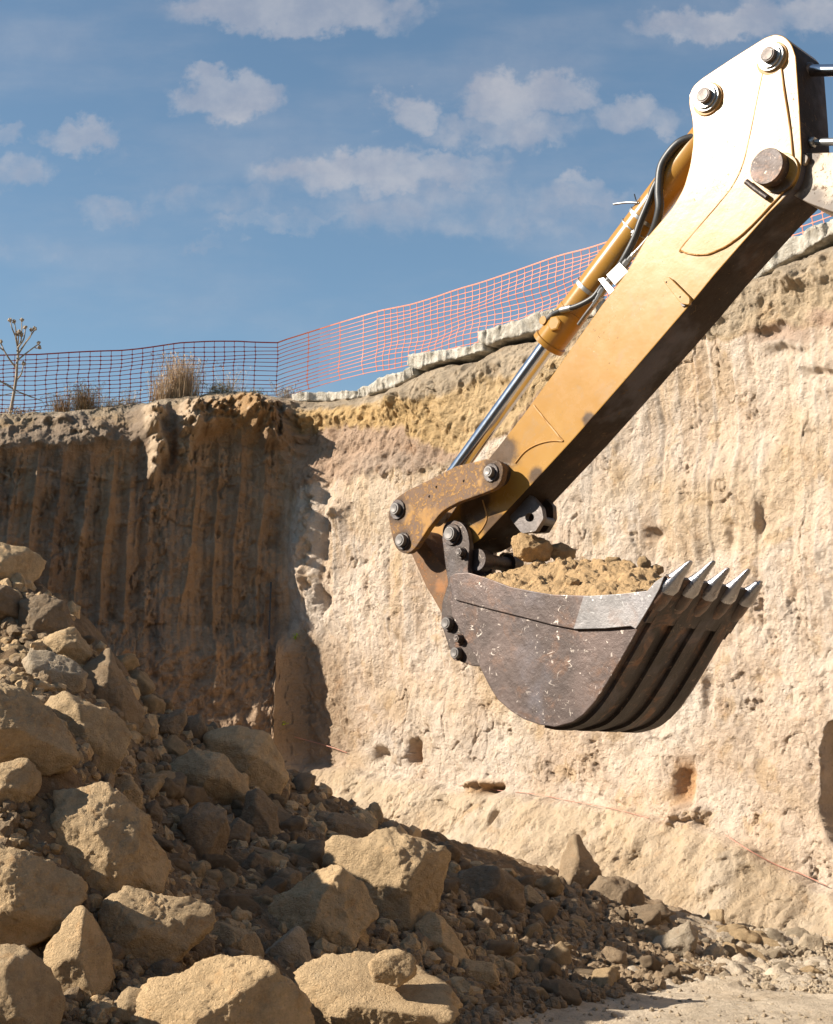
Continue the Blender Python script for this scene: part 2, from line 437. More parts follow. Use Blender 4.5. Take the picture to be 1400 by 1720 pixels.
# plateau behind the rim
PB = [0.05, .15, .3, .5, .8, 1.2, 2, 4, 9, 20, 60]
rows_x = [WX]; rows_y = [WY]; rows_z = [WZ]; rows_c = [c]
for i, d in enumerate(PB):
    rr = fbm(sv * 2.5, sv * 0 + d * 2.5, sv * 0, 4, seed=50) * .05
    rows_x.append((WX[-1] - NX[-1] * d)[None, :]); rows_y.append((WY[-1] - NY[-1] * d)[None, :])
    rows_z.append((WZ[-1] + rr + (.0 if d < 4 else -.1))[None, :])
    rows_c.append(np.broadcast_to(np.array([.42, .36, .27]), (1, len(sv), 3)))
AX, AY, AZ = np.vstack(rows_x), np.vstack(rows_y), np.vstack(rows_z)
AC = np.vstack(rows_c)
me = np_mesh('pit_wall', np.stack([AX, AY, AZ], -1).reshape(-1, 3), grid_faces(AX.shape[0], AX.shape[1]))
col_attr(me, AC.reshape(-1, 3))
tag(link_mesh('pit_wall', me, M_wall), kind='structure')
def wall_pt(px, py, out=0.0):
    """point on the finished wall surface under a photo position"""
    d2 = (WPX - px) ** 2 + (WPY - py) ** 2
    i = np.argmin(d2)
    r, q = divmod(i, WX.shape[1])
    return np.array([WX[r, q] + NX[r, q] * out, WY[r, q] + NY[r, q] * out, WZ[r, q]])
WPX, WPY = proj(WX, WY, WZ)

def unseen_side(name, path, top):
    pts = []
    for (a, b) in zip(path, path[1:]):
        L_ = math.hypot(b[0] - a[0], b[1] - a[1]); k_ = int(L_ / .35)
        pts += [(a[0] + (b[0] - a[0]) * q / k_, a[1] + (b[1] - a[1]) * q / k_) for q in range(k_)]
    pts.append(path[-1]); P = np.array(pts, float)
    t_ = np.gradient(P, axis=0); t_ /= np.linalg.norm(t_, axis=1)[:, None]
    nrm = np.stack([-t_[:, 1], t_[:, 0]], 1)
    zz = np.linspace(-.6, top, 40)
    A_, Z_ = np.meshgrid(np.arange(len(P)), zz)
    o_ = fbm(A_ * .3, Z_ * .9, A_ * 0, 5, seed=201) * .5 + fbm(A_ * .9, Z_ * .12, A_ * 0, 3, seed=202) * .25 - Z_ * .05
    X_ = P[A_, 0] + nrm[A_, 0] * o_; Y_ = P[A_, 1] + nrm[A_, 1] * o_
    back = [2, 12, 60]
    X_ = np.vstack([X_] + [(X_[-1] - nrm[:, 0] * b)[None] for b in back]); Y_ = np.vstack([Y_] + [(Y_[-1] - nrm[:, 1] * b)[None] for b in back])
    Z_ = np.vstack([Z_] + [Z_[-1:]] * 3)
    me = np_mesh(name, np.stack([X_, Y_, Z_], -1).reshape(-1, 3), grid_faces(X_.shape[0], X_.shape[1]))
    col_attr(me, np.broadcast_to(np.array([.30, .20, .12]), (X_.size, 3)))
    tag(link_mesh(name, me, M_wall), kind='structure')
unseen_side('pit_wall', [(-19, 20), (-17, 8), (-15, -4), (-10, -8.5), (3, -9.5), (13, -8), (17, -2), (16.2, 5.6)][::1], 8.0)  # unseen pit sides, added to cut ambient and bounce light

# ------------------------------------------------------------------ pit floor with the spoil heap
GP = [(0, 1730, 8.0), (0, 1600, 8.7), (0, 1400, 9.1), (0, 1230, 9.9), (0, 1170, 10.6), (80, 1150, 12.0), (0, 1080, 12.9), (0, 985, 13.5), (-60, 930, 13.9),
      (110, 1040, 13.3), (200, 1180, 13.2), (300, 1245, 13.8), (400, 1262, 14.5), (480, 1300, 15.0), (140, 1260, 11.0), (150, 1420, 9.7), (150, 1560, 9.0), (150, 1700, 8.4),
      (280, 1330, 12.6), (280, 1450, 11.1), (300, 1580, 9.7), (300, 1720, 8.5), (420, 1400, 12.8), (450, 1550, 10.8), (450, 1700, 9.2),
      (560, 1390, 14.4), (600, 1480, 12.5), (600, 1600, 10.8), (600, 1720, 9.7), (700, 1420, 14.8), (740, 1560, 12.4), (760, 1640, 11.3), (760, 1730, 10.6),
      (820, 1470, 15.4), (900, 1540, 14.2), (900, 1620, 12.9), (880, 1700, 11.7), (980, 1500, 16.0), (1050, 1560, 15.2), (1050, 1640, 13.4),
      (1000, 1725, 11.4), (1130, 1530, 17.0), (1180, 1600, 15.2), (1200, 1700, 11.9), (1300, 1560, 17.4), (1300, 1640, 14.0), (1400, 1570, 16.6), (1400, 1700, 11.9)]
ctrl = [tuple(at(*g)) for g in GP]
ctrl += [(-5.0, 14.4, 4.75), (-5.4, 16.2, 4.7), (-4.9, 12.9, 3.8), (-4.4, 10.8, 1.9), (-4.2, 8.5, .9), (-7.4, 11, 1.0), (-7.6, 15, 1.2), (-9, 8, .1), (-9, 18, .6), (-3.9, 16.4, 2.3), (-3, 18.3, 1.5), (-5, 20.5, 1.0),
         (-1, 17.3, 1.5), (0.5, 18, 1.15), (-2, 20.5, 1.1), (-1.5, 22.5, 1.1), (1, 20.5, .9), (3, 19.5, .5), (-2.8, 6.5, .3), (-1, 6.9, .3), (.7, 8.6, .1), (2, 9.5, 0), (3.5, 7, 0), (5, 10, 0), (0, 3, 0), (-4, 3, 0), (4, 3, 0),
         (7, 14, 0), (9, 10, 0), (6, 17, .1), (-9, 3, 0), (9, 3, 0), (10, 16, 0), (-11, 12, 0)]
ctrl = np.array(ctrl)
cp = ctrl[:, :2]
def tps(r2): return np.where(r2 > 1e-12, .5 * r2 * np.log(np.maximum(r2, 1e-12)), 0)
n = len(cp)
K = tps(((cp[:, None] - cp[None]) ** 2).sum(-1)) + np.eye(n) * .03
A = np.zeros((n + 3, n + 3)); A[:n, :n] = K; A[:n, n] = 1; A[:n, n + 1:] = cp; A[n, :n] = 1; A[n + 1:, :n] = cp.T
wts = np.linalg.solve(A, np.concatenate([ctrl[:, 2], [0, 0, 0]]))
def Hs(x, y):
    x = np.asarray(x, float); y = np.asarray(y, float)
    z = wts[n] + wts[n + 1] * x + wts[n + 2] * y
    for i in range(n):
        z = z + wts[i] * tps((x - cp[i, 0]) ** 2 + (y - cp[i, 1]) ** 2)
    inside = sstep(x, -10, -7.5) * (1 - sstep(x, 7.5, 10)) * sstep(y, 2, 4.5) * (1 - sstep(y, 24, 27))
    return np.clip(z, -.05, 6) * inside
def hit(px, py, far=26):
    d = ray(px, py); d = d / d[1]
    t = np.linspace(5.5, far, 1200)
    P = CAM[None] + d[None] * t[:, None]
    g = P[:, 2] - Hs(P[:, 0], P[:, 1])
    i = np.argmax(g < 0)
    if g[i] >= 0: return P[-1]
    return P[i]
gx = np.concatenate([-np.geomspace(300, 6.2, 30), np.linspace(-6, 7.5, 470), np.geomspace(7.7, 300, 24)])
gyv = np.concatenate([-np.geomspace(300, 2, 16), np.linspace(0, 4.8, 20), np.linspace(4.9, 18, 560), np.linspace(18.1, 25, 120), np.linspace(25.5, 40, 8)])
GX, GY = np.meshgrid(gx, gyv)
H0 = Hs(GX, GY)
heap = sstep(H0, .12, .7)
flat_near = 1 - heap
rubb = sstep(GY, 12.9, 13.9) * (1 - heap)
GZ = H0 + heap * (fbm(GX * 2.2, GY * 2.2, GX * 0, 4, seed=60) * .10 + fbm(GX * 8, GY * 8, GX * 0, 4, seed=61) * .075) \
    + fbm(GX * .7, GY * .7, GX * 0, 3, seed=62) * .05 + fbm(GX * 5, GY * 5, GX * 0, 4, seed=63) * (.018 + .09 * rubb) + fbm(GX * 18, GY * 18, GX * 0, 2, seed=64) * (.008 + .012 * heap + .02 * rubb)
gc = np.zeros(GX.shape + (3,)) + np.array([.52, .425, .315])
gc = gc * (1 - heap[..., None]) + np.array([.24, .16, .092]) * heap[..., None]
bl = (sstep(fbm(GX * 1.4, GY * 1.4, GX * 0, 4, seed=65), 0, .4) * .5)[..., None]
gc = gc * (1 - bl) + gc * np.array([.86, .8, .72]) * bl
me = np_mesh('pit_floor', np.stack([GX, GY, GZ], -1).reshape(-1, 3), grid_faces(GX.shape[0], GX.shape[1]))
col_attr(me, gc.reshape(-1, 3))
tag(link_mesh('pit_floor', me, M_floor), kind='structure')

# ------------------------------------------------------------------ rocks
def ico(sub):
    bm = bmesh.new(); bmesh.ops.create_icosphere(bm, subdivisions=sub, radius=1)
    v_ = np.array([x.co[:] for x in bm.verts]); f_ = np.array([[q.index for q in f.verts] for f in bm.faces]); bm.free()
    v_ /= np.linalg.norm(v_, axis=1)[:, None]
    return v_, f_
ICO = {k: ico(k) for k in (2, 3, 4, 5, 6)}
def sil(poly, nang=96):
    P = np.array(poly, float)
    # area centroid
    x, y = P[:, 0], P[:, 1]; x1, y1 = np.roll(x, -1), np.roll(y, -1)
    cr_ = x * y1 - x1 * y; A_ = cr_.sum() / 2
    cx, cy = ((x + x1) * cr_).sum() / (6 * A_), ((y + y1) * cr_).sum() / (6 * A_)
    ang = np.linspace(-np.pi, np.pi, nang, endpoint=False)
    r = np.zeros(nang)
    for i, a in enumerate(ang):
        dx, dy = math.cos(a), -math.sin(a)
        best = 0
        for k in range(len(P)):
            ax, ay = P[k] - (cx, cy); bx_, by_ = P[(k + 1) % len(P)] - (cx, cy)
            ex, ey = bx_ - ax, by_ - ay
            den_ = dx * ey - dy * ex
            if abs(den_) < 1e-9: continue
            t = (ax * ey - ay * ex) / den_; q = (ax * dy - ay * dx) / den_
            if t > 0 and -1e-6 <= q <= 1 + 1e-6: best = max(best, t)
        r[i] = best or 5
    r = (np.roll(r, 1) + 6 * r + np.roll(r, -1)) / 8
    return cx, cy, ang, r
def hull2(P):
    P = sorted(map(tuple, P)); 
    def half(Q):
        h = []
        for p in Q:
            while len(h) > 1 and (h[-1][0] - h[-2][0]) * (p[1] - h[-2][1]) - (h[-1][1] - h[-2][1]) * (p[0] - h[-2][0]) <= 0: h.pop()
            h.append(p)
        return h
    a = half(P); b = half(P[::-1]); return np.array(a[:-1] + b[:-1])
def rock_mesh(name, ang, r, depth, seed, sub=5, rough=1.0, facets=9, cut=.72, flat_top=None):
    rs = np.random.RandomState(seed)
    d, f = ICO[sub]
    a = np.arctan2(d[:, 1], d[:, 0]); rho = np.maximum(np.hypot(d[:, 0], d[:, 1]), 1e-4)
    rr = np.interp(a, np.append(ang, np.pi), np.append(r, r[0]))
    m = float(np.mean(r))
    H = hull2(np.stack([np.cos(ang) * r, np.sin(ang) * r], 1))
    # merge hull edges into a handful of broken faces
    while len(H) > 7:
        e = np.linalg.norm(np.roll(H, -1, 0) - H, axis=1) + np.linalg.norm(H - np.roll(H, 1, 0), axis=1)
        tri = [abs(np.cross(H[k - 1] - H[k], H[(k + 1) % len(H)] - H[k])) for k in range(len(H))]
        H = np.delete(H, int(np.argmin(tri)), 0)
    planes = []
    for k in range(len(H)):
        p, q = H[k], H[(k + 1) % len(H)]; e = q - p; nn = np.array([e[1], -e[0]]) / (np.linalg.norm(e) + 1e-9)
        dist = nn @ p
        if dist < .15 * m: continue
        for sgn in (1, -1):
            beta = R(rs.uniform(8, 52)) if sgn > 0 else R(rs.uniform(5, 35))
            if nn[1] < -.3 and sgn > 0: beta = R(rs.uniform(-4, 22))
            planes.append((np.array([nn[0] * math.cos(beta), nn[1] * math.cos(beta), sgn * math.sin(beta)]), dist * math.cos(beta) * 1.03))
        if rs.rand() < .6 and nn[1] > -.5:
            beta = R(rs.uniform(50, 72)); planes.append((np.array([nn[0] * math.cos(beta), nn[1] * math.cos(beta), math.sin(beta)]), dist * math.cos(beta) + depth * rs.uniform(.45, .7) * math.sin(beta)))
    for t_ in ((.35, .2), (-.4, .15), (0, -.4)):
        nrm = np.array([t_[0] + rs.randn() * .2, t_[1] + rs.randn() * .2, 1.0]); nrm /= np.linalg.norm(nrm)
        planes.append((nrm, depth * rs.uniform(.62, .95)))
    planes.append((np.array([0, 0, -1.0]), depth))
    if flat_top: planes.append((np.array([.05, .80, .60]), flat_top * m))
    rad = rr / rho
    kk = 55.0
    acc = rad ** -kk
    for nrm, lim in planes:
        q = d @ nrm
        acc = acc + np.where(q > 1e-3, lim / np.maximum(q, 1e-3), 1e9) ** -kk
    rad = acc ** (-1 / kk)
    P = d * rad[:, None] / m
    o = rs.rand(3) * 40
    n_ = fbm(P[:, 0] * 1.5 + o[0], P[:, 1] * 1.5 + o[1], P[:, 2] * 1.5 + o[2], 3, seed=70) * .07
    # stepped, flaked surface: noise pushed towards plateaus
    q = fbm(P[:, 0] * 2.4 + o[1], P[:, 1] * 2.4 + o[2], P[:, 2] * 2.4, 5, .6, seed=73) * 3.2
    q = np.floor(q) + sstep(q - np.floor(q), .35, .65)
    n_ += q * .036 * rough
    n_ += fbm(P[:, 0] * 5 + o[0], P[:, 1] * 5 + o[1], P[:, 2] * 5, 5, .62, seed=71) * .05 * rough
    rad2 = rad * (1 + n_) * 1.02
    return np_mesh(name, d * rad2[:, None], f)
rock_id = 0
def view_frame(P):
    wv = CAM - P; wv = wv / np.linalg.norm(wv)
    uv = np.cross(np.array([0, 0, 1.0]), wv); uv /= np.linalg.norm(uv)
    vvv = np.cross(wv, uv)
    return uv, vvv, wv
def rock(poly, label, mat=None, name='boulder', cat='boulder', Y=None, fwd=.28, th=.85, sub=5, rough=1.0, group='boulders of the spoil heap', cut=.72, facets=9, flat_top=None):
    global rock_id
    rock_id += 1
    cx, cy, ang, r = sil(poly)
    if Y is None:
        h = hit(cx, cy + .30 * (max(q[1] for q in poly) - cy))
        P = at(cx, cy, h[1])
    else:
        P = at(cx, cy, Y)
    dist = np.linalg.norm(P - CAM)
    m = float(np.mean(r)) * dist / F
    if Y is None:
        P = CAM + (P - CAM) * (1 - fwd * m / dist); dist = np.linalg.norm(P - CAM)
    uv, vu, wv = view_frame(P)
    me = rock_mesh(name, ang, r * dist / math.hypot(F, 0) * 1.03, m * th, rock_id * 13 + 5, sub, rough, facets, cut, flat_top)
    o = link_mesh(name, me, mat or M_rock)
    o.matrix_world = Matrix(((uv[0], vu[0], wv[0], P[0]), (uv[1], vu[1], wv[1], P[1]), (uv[2], vu[2], wv[2], P[2]), (0, 0, 0, 1)))
    tag(o, label, cat, group)
    return o

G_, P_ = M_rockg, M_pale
ROCKS = [
 ([(-50,905),(0,912),(40,922),(72,938),(62,965),(38,998),(10,995),(-50,985)], 'sunlit tan boulder crowning the heap at its upper left end', None),
 ([(50,990),(75,978),(100,963),(135,960),(155,972),(160,990),(170,1022),(160,1040),(128,1034),(98,1012),(70,1002)], 'flat-topped boulder jutting right near the top of the heap', None),
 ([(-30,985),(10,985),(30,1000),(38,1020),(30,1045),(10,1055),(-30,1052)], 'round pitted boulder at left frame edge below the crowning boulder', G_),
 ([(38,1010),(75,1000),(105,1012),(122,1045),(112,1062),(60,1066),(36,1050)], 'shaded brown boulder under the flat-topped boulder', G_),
 ([(50,1035),(60,1028),(72,1045),(68,1058),(54,1056)], 'small egg-shaped stone resting before the shaded brown boulder', None),
 ([(66,1085),(85,1068),(122,1055),(142,1078),(155,1095),(132,1118),(112,1110),(78,1096)], 'angular pale tan boulder atop a stacked pair', None),
 ([(42,1115),(52,1090),(85,1095),(118,1108),(142,1130),(138,1152),(118,1168),(85,1174),(54,1176),(50,1160),(58,1140)], 'knobbly light boulder under the angular pale one', P_),
 ([(140,1125),(165,1100),(186,1094),(192,1120),(215,1150),(238,1190),(242,1218),(215,1225),(165,1185),(142,1155)], 'long dark slab-like boulder with a sunlit upper tip', G_),
 ([(-70,1150),(0,1155),(30,1153),(60,1178),(95,1208),(118,1240),(125,1268),(100,1295),(60,1298),(0,1294),(-70,1300)], 'big smooth sunlit boulder filling the left edge', None),
 ([(75,1190),(110,1163),(150,1178),(200,1208),(218,1235),(205,1272),(180,1312),(150,1320),(125,1300),(118,1250),(95,1215)], 'large wedge boulder leaning right of the big smooth one', None),
 ([(-30,1290),(0,1285),(40,1278),(62,1300),(65,1325),(45,1346),(15,1354),(-30,1350)], 'squat boulder with pale face under the big smooth one', None),
 ([(82,1370),(100,1342),(130,1332),(165,1323),(190,1343),(215,1363),(242,1383),(242,1400),(266,1430),(276,1455),(255,1497),(210,1512),(140,1512),(108,1486),(84,1455),(78,1410)], 'largest rugged boulder with a crusty sunlit top', None),
 ([(-60,1438),(0,1430),(30,1440),(75,1455),(108,1475),(134,1498),(132,1530),(92,1562),(40,1582),(0,1598),(-60,1606)], 'broad sunlit slab boulder overhanging at the left edge', None),
 ([(168,1560),(178,1520),(215,1492),(250,1508),(300,1516),(350,1523),(360,1545),(338,1570),(300,1612),(250,1645),(215,1654),(185,1625),(170,1592)], 'tapering boulder with shaded belly and sunlit upper edge', None),
 ([(75,1640),(80,1600),(100,1558),(130,1532),(160,1558),(180,1600),(192,1640),(170,1672),(110,1692),(82,1672)], 'brown boulder wedged under the broad slab boulder', None),
 ([(-50,1602),(0,1598),(35,1604),(75,1640),(96,1680),(92,1760),(-50,1760)], 'bottom left corner boulder with patchy sunlight', None),
 ([(228,1705),(250,1658),(300,1634),(370,1619),(440,1619),(466,1650),(500,1685),(524,1760),(240,1790)], 'large sunlit foreground boulder at the bottom of the heap', None),
 ([(190,1690),(205,1672),(218,1660),(242,1668),(250,1690),(235,1715),(200,1715)], 'small shard against the left of the foreground boulder', None),
 ([(355,1548),(385,1552),(425,1568),(442,1600),(442,1622),(405,1618),(370,1590),(350,1565)], 'elongated boulder with a bright rim right of the tapering one', None),
 ([(445,1600),(472,1575),(495,1559),(512,1573),(516,1600),(523,1616),(500,1637),(470,1632),(447,1619)], 'grey pointed stone standing left of the flat slab', P_),
 ([(440,1560),(462,1510),(510,1475),(560,1460),(600,1483),(618,1508),(626,1535),(606,1570),(580,1597),(535,1606),(500,1592),(452,1584)], 'large rounded shaded boulder left of the leaning block', None),
 ([(545,1430),(560,1412),(615,1415),(655,1398),(715,1422),(751,1438),(744,1480),(714,1556),(688,1606),(650,1605),(612,1592),(625,1540),(600,1490),(556,1462)], 'tall leaning block with sunlit top and right edge', None),
 ([(490,1640),(530,1604),(600,1590),(650,1600),(720,1624),(771,1653),(766,1685),(736,1717),(680,1745),(600,1750),(540,1700)], 'wide flat slab in the foreground with a stone on top', None),
 ([(520,1695),(550,1676),(600,1680),(622,1700),(624,1760),(515,1760)], 'rounded boulder cut by the bottom edge beside the flat slab', None),
 ([(495,1655),(530,1643),(580,1652),(592,1668),(560,1684),(508,1684)], 'dusty grey stone half buried left of the flat slab', G_),
 ([(345,1240),(365,1222),(405,1220),(450,1235),(478,1268),(482,1300),(468,1332),(450,1352),(420,1345),(385,1310),(355,1275)], 'large round shaded boulder nearest the measuring rod', None),
 ([(250,1245),(272,1203),(308,1192),(312,1212),(294,1252),(268,1256)], 'dark upright stone at the ridge of the shaded slope, left of a pair', G_),
 ([(292,1252),(316,1206),(338,1199),(347,1225),(334,1252)], 'dark upright stone with a sunlit tip, right of a pair', G_),
 ([(405,1385),(416,1335),(434,1328),(464,1358),(472,1400),(466,1434),(438,1424),(408,1405)], 'tall pear-shaped stone with a lit crown', G_),
 ([(300,1392),(318,1360),(340,1349),(380,1368),(384,1395),(372,1440),(346,1478),(320,1466),(303,1422)], 'upright shaded boulder with a bright patch on its face', G_),
 ([(378,1392),(400,1375),(420,1390),(419,1420),(396,1429),(378,1415)], 'small round stone between two upright boulders', G_),
 ([(458,1472),(475,1461),(505,1465),(509,1490),(491,1512),(470,1512)], 'smooth grey rounded stone in the middle of the gully', G_),
 ([(404,1456),(425,1434),(450,1444),(456,1470),(440,1486),(413,1479)], 'shaded egg-shaped stone left of the smooth grey one', G_),
 ([(378,1446),(395,1431),(425,1424),(421,1441),(400,1454)], 'thin lying stone under the small round one', G_),
 ([(418,1420),(460,1431),(492,1445),(478,1457),(430,1443)], 'long flat stone below the pear-shaped one', G_),
 ([(178,1312),(215,1303),(236,1330),(240,1356),(220,1362),(188,1342)], 'brown stone tucked right of the wedge boulder', None),
 ([(243,1352),(262,1346),(274,1368),(266,1388),(245,1384)], 'little block stone just right of the largest boulder', G_),
 ([(274,1358),(310,1354),(318,1370),(302,1397),(275,1388)], 'low rounded stone left of the bright-patched boulder', G_),
 ([(280,1418),(298,1411),(309,1430),(300,1450),(279,1446)], 'small rounded stone at the right flank of the largest boulder', G_),
 ([(278,1292),(320,1262),(370,1268),(410,1308),(417,1350),(385,1376),(330,1352),(288,1332)], 'broad dusty shaded boulder left of the large round one', None),
 ([(512,1394),(540,1365),(582,1367),(632,1393),(604,1412),(550,1417),(518,1408)], 'low dark boulder on the skyline of the heap under the lit wall', G_),
 ([(630,1398),(650,1380),(675,1385),(680,1402),(655,1410)], 'small dark stone left of the pointed skyline stone', G_),
 ([(668,1388),(690,1371),(726,1366),(716,1390),(692,1410),(672,1402)], 'dark stone pointing right above the leaning block', G_),
 ([(755,1502),(778,1465),(812,1454),(850,1464),(876,1490),(882,1520),(862,1539),(800,1527),(762,1517)], 'large shaded boulder on the floor right of the heap', G_),
 ([(866,1502),(890,1489),(912,1510),(907,1537),(878,1540)], 'brown block at the right end of the large floor boulder', None),
 ([(940,1470),(950,1430),(961,1408),(973,1404),(982,1425),(1006,1460),(1012,1492),(992,1532),(965,1517),(944,1492)], 'dark pointed stone like a cone against the bright wall', G_),
 ([(985,1503),(1010,1476),(1040,1474),(1080,1498),(1087,1516),(1052,1533),(1000,1534)], 'dark low boulder right of the cone-shaped stone', G_),
 ([(1080,1612),(1100,1580),(1130,1556),(1155,1551),(1169,1570),(1162,1592),(1130,1612),(1095,1620)], 'oblong grey stone tilting up at the edge of the floor shadow', P_),
 ([(778,1532),(800,1517),(830,1529),(843,1550),(820,1557),(788,1549)], 'small shaded stone in front of the large floor boulder', G_),
 ([(1040,1547),(1060,1526),(1110,1519),(1127,1536),(1090,1551),(1050,1560)], 'flat shaded stone below the dark low boulder', G_),
 ([(1180,1547),(1195,1530),(1214,1530),(1217,1550),(1202,1567),(1182,1563)], 'half-lit stone at the right tip of the floor shadow', None),
 ([(1180,1602),(1205,1585),(1222,1600),(1219,1622),(1190,1627)], 'pale round stone in sun right of the oblong grey one', P_),
 ([(700,1560),(722,1535),(745,1545),(772,1580),(790,1612),(760,1625),(715,1615)], 'sloping shaded boulder against the right of the leaning block', None),
 ([(755,1640),(780,1612),(825,1620),(838,1650),(800,1665)], 'brown lump lying at the foot of the heap', None),
 ([(1000,1610),(1020,1590),(1050,1600),(1052,1625),(1020,1635)], 'dull brown stone in the middle of the floor shadow', G_),
 ([(305,1606),(335,1575),(360,1580),(356,1602),(330,1627),(306,1624)], 'dark stone in the hollow below the tapering boulder', G_),
 ([(366,1606),(386,1594),(410,1600),(412,1622),(372,1624)], 'little dark stone above the foreground boulder', G_),
 ([(243,1652),(250,1625),(280,1614),(304,1622),(302,1645),(270,1655)], 'dark stone peeping over the foreground boulder', G_),
 ([(455,1170),(455,1170)], None, None),
 ([(1340,1590),(1355,1570),(1380,1575),(1385,1600),(1360,1608)], 'pale knobby stone at the right edge of the sunlit rubble', P_),
 ([(1228,1600),(1245,1583),(1262,1590),(1264,1608),(1245,1618)], 'whitish angular stone amid the sunlit rubble', P_),
 ([(810,1700),(825,1692),(838,1700),(836,1716),(815,1718)], 'small sunlit stone alone on the flat floor', P_),
 ([(1205,1640),(1218,1632),(1232,1640),(1228,1652),(1208,1652)], 'small sunlit stone near the lower edge of the rubble band', P_),
]
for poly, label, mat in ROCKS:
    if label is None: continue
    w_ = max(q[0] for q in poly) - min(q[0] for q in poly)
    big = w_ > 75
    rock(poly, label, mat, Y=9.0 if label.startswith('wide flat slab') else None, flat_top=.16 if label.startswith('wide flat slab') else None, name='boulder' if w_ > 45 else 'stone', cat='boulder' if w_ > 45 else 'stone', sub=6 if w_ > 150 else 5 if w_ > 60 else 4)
rock([(621, 1622), (640, 1602), (668, 1596), (696, 1612), (696, 1635), (670, 1653), (630, 1646)], 'pale chunky stone resting on the wide flat slab', M_rock, name='stone', cat='stone',
     Y=8.86, sub=5)

# smaller stones, copies of a few shapes
ANCH = [('crowning', 'crowning boulder'), ('flat-topped', 'flat-topped boulder'), ('round pitted', 'round pitted boulder'), ('knobbly', 'knobbly light boulder'), ('long dark slab-like', 'long slab-like boulder'),
        ('big smooth sunlit', 'big smooth left-edge boulder'), ('large wedge', 'wedge boulder'), ('largest rugged', 'largest rugged boulder'), ('broad sunlit slab', 'broad left-edge slab boulder'), ('tapering', 'tapering boulder'),
        ('brown boulder wedged', 'wedged brown boulder'), ('large sunlit foreground', 'large foreground boulder'), ('elongated', 'elongated boulder'), ('grey pointed stone', 'grey pointed stone'), ('large rounded shaded', 'large rounded shaded boulder'),
        ('tall leaning', 'tall leaning block'), ('wide flat slab in', 'wide flat slab'), ('large round shaded boulder nearest', 'round boulder nearest the rod'), ('tall pear', 'pear-shaped stone'), ('upright shaded boulder with', 'bright-patched boulder'),
        ('broad dusty', 'broad dusty boulder'), ('low dark boulder on', 'low skyline boulder'), ('large shaded boulder on the floor', 'large floor boulder'), ('dark pointed stone like', 'cone-shaped stone'), ('dark low boulder right', 'low boulder beside the cone-shaped one'),
        ('oblong grey stone tilting', 'oblong grey stone'), ('half-lit', 'half-lit stone'), ('pale round stone in sun', 'pale round stone'), ('pale knobby', 'pale knobby stone'), ('whitish angular', 'whitish angular stone'),
        ('sloping shaded', 'sloping shaded boulder'), ('brown lump', 'brown lump at the heap foot'), ('dull brown', 'dull brown floor stone'), ('smooth grey rounded', 'smooth grey rounded stone')]
anchors = []
for poly, label, mat in ROCKS:
    if not label: continue
    for k_, nm in ANCH:
        if label.startswith(k_) or (k_ == 'crowning' and 'crowning' in label):
            anchors.append((sum(q[0] for q in poly) / len(poly), sum(q[1] for q in poly) / len(poly), nm)); break
placed = []
variants = []
for i in range(10):
    an = np.linspace(-np.pi, np.pi, 96, endpoint=False)
    r = 1 + .18 * np.cos(2 * an + i) + .10 * np.cos(3 * an + i * 2.1) + .05 * np.cos(5 * an + i)
    variants.append(rock_mesh('stone', an, r, .8, 900 + i, 4, 1.2, 10, .62))
vm = {}
def variant(i, mat):
    k = (i, mat.name)
    if k not in vm:
        m_ = variants[i].copy(); m_.materials.clear(); m_.materials.append(mat); vm[k] = m_
    return vm[k]
rnd = random.Random(4)
def inside(p, poly):
    x, y = p; c_ = False
    for i in range(len(poly)):
        x1, y1 = poly[i]; x2, y2 = poly[i - 1]
        if (y1 > y) != (y2 > y) and x < (x2 - x1) * (y - y1) / (y2 - y1) + x1: c_ = not c_
    return c_
bpolys = [p for p, l, _ in ROCKS if l]
def scatter(region, count, rng, label, group, mats, avoid=True, sink=.2):
    xs = [q[0] for q in region]; ys = [q[1] for q in region]
    k = 0; tries = 0
    while k < count and tries < 6000:
        tries += 1
        p = (rnd.uniform(min(xs), max(xs)), rnd.uniform(min(ys), max(ys)))
        if not inside(p, region): continue
        if avoid and any(inside(p, b) for b in bpolys): continue
        h = hit(*p)
        if h[1] > 25: continue
        dist = np.linalg.norm(h - CAM)
        rad = (rng[0] + (rng[1] - rng[0]) * rnd.random() ** 2.2) * .5 * dist / F
        o = bpy.data.objects.new('stone', variant(rnd.randrange(10), rnd.choice(mats))); COL.objects.link(o)
        o.scale = (rad * rnd.uniform(.8, 1.25), rad * rnd.uniform(.8, 1.2), rad * rnd.uniform(.65, 1.0))
        o.rotation_euler = (rnd.uniform(-.6, .6), rnd.uniform(-.6, .6), rnd.uniform(0, 6.28))
        o.location = (h[0], h[1], h[2] + rad * (.5 - sink))
        tag(o, label, 'stone', group); k += 1
        placed.append((o, p, label.split(' stone')[0]))
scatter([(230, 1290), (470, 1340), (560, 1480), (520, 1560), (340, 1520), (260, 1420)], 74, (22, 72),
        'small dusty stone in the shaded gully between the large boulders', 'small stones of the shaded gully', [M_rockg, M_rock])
scatter([(0, 1050), (140, 1180), (130, 1330), (170, 1340), (60, 1440), (0, 1440)], 26, (16, 40),
        'small tan stone jammed between the sunlit boulders at the left', 'small stones between the sunlit boulders', [M_rock])
scatter([(120, 1060), (190, 1090), (300, 1215), (480, 1270), (500, 1330), (330, 1300), (220, 1240), (150, 1160)], 26, (20, 60),
        'shaded rough stone on the back shoulder of the heap', 'stones on the back shoulder of the heap', [M_rockg, M_rock])
scatter([(480, 1300), (600, 1390), (760, 1440), (920, 1500), (900, 1560), (740, 1520), (560, 1430)], 26, (20, 56),
        'shaded stone on the low right-hand shoulder of the heap', 'stones on the low right shoulder', [M_rockg])
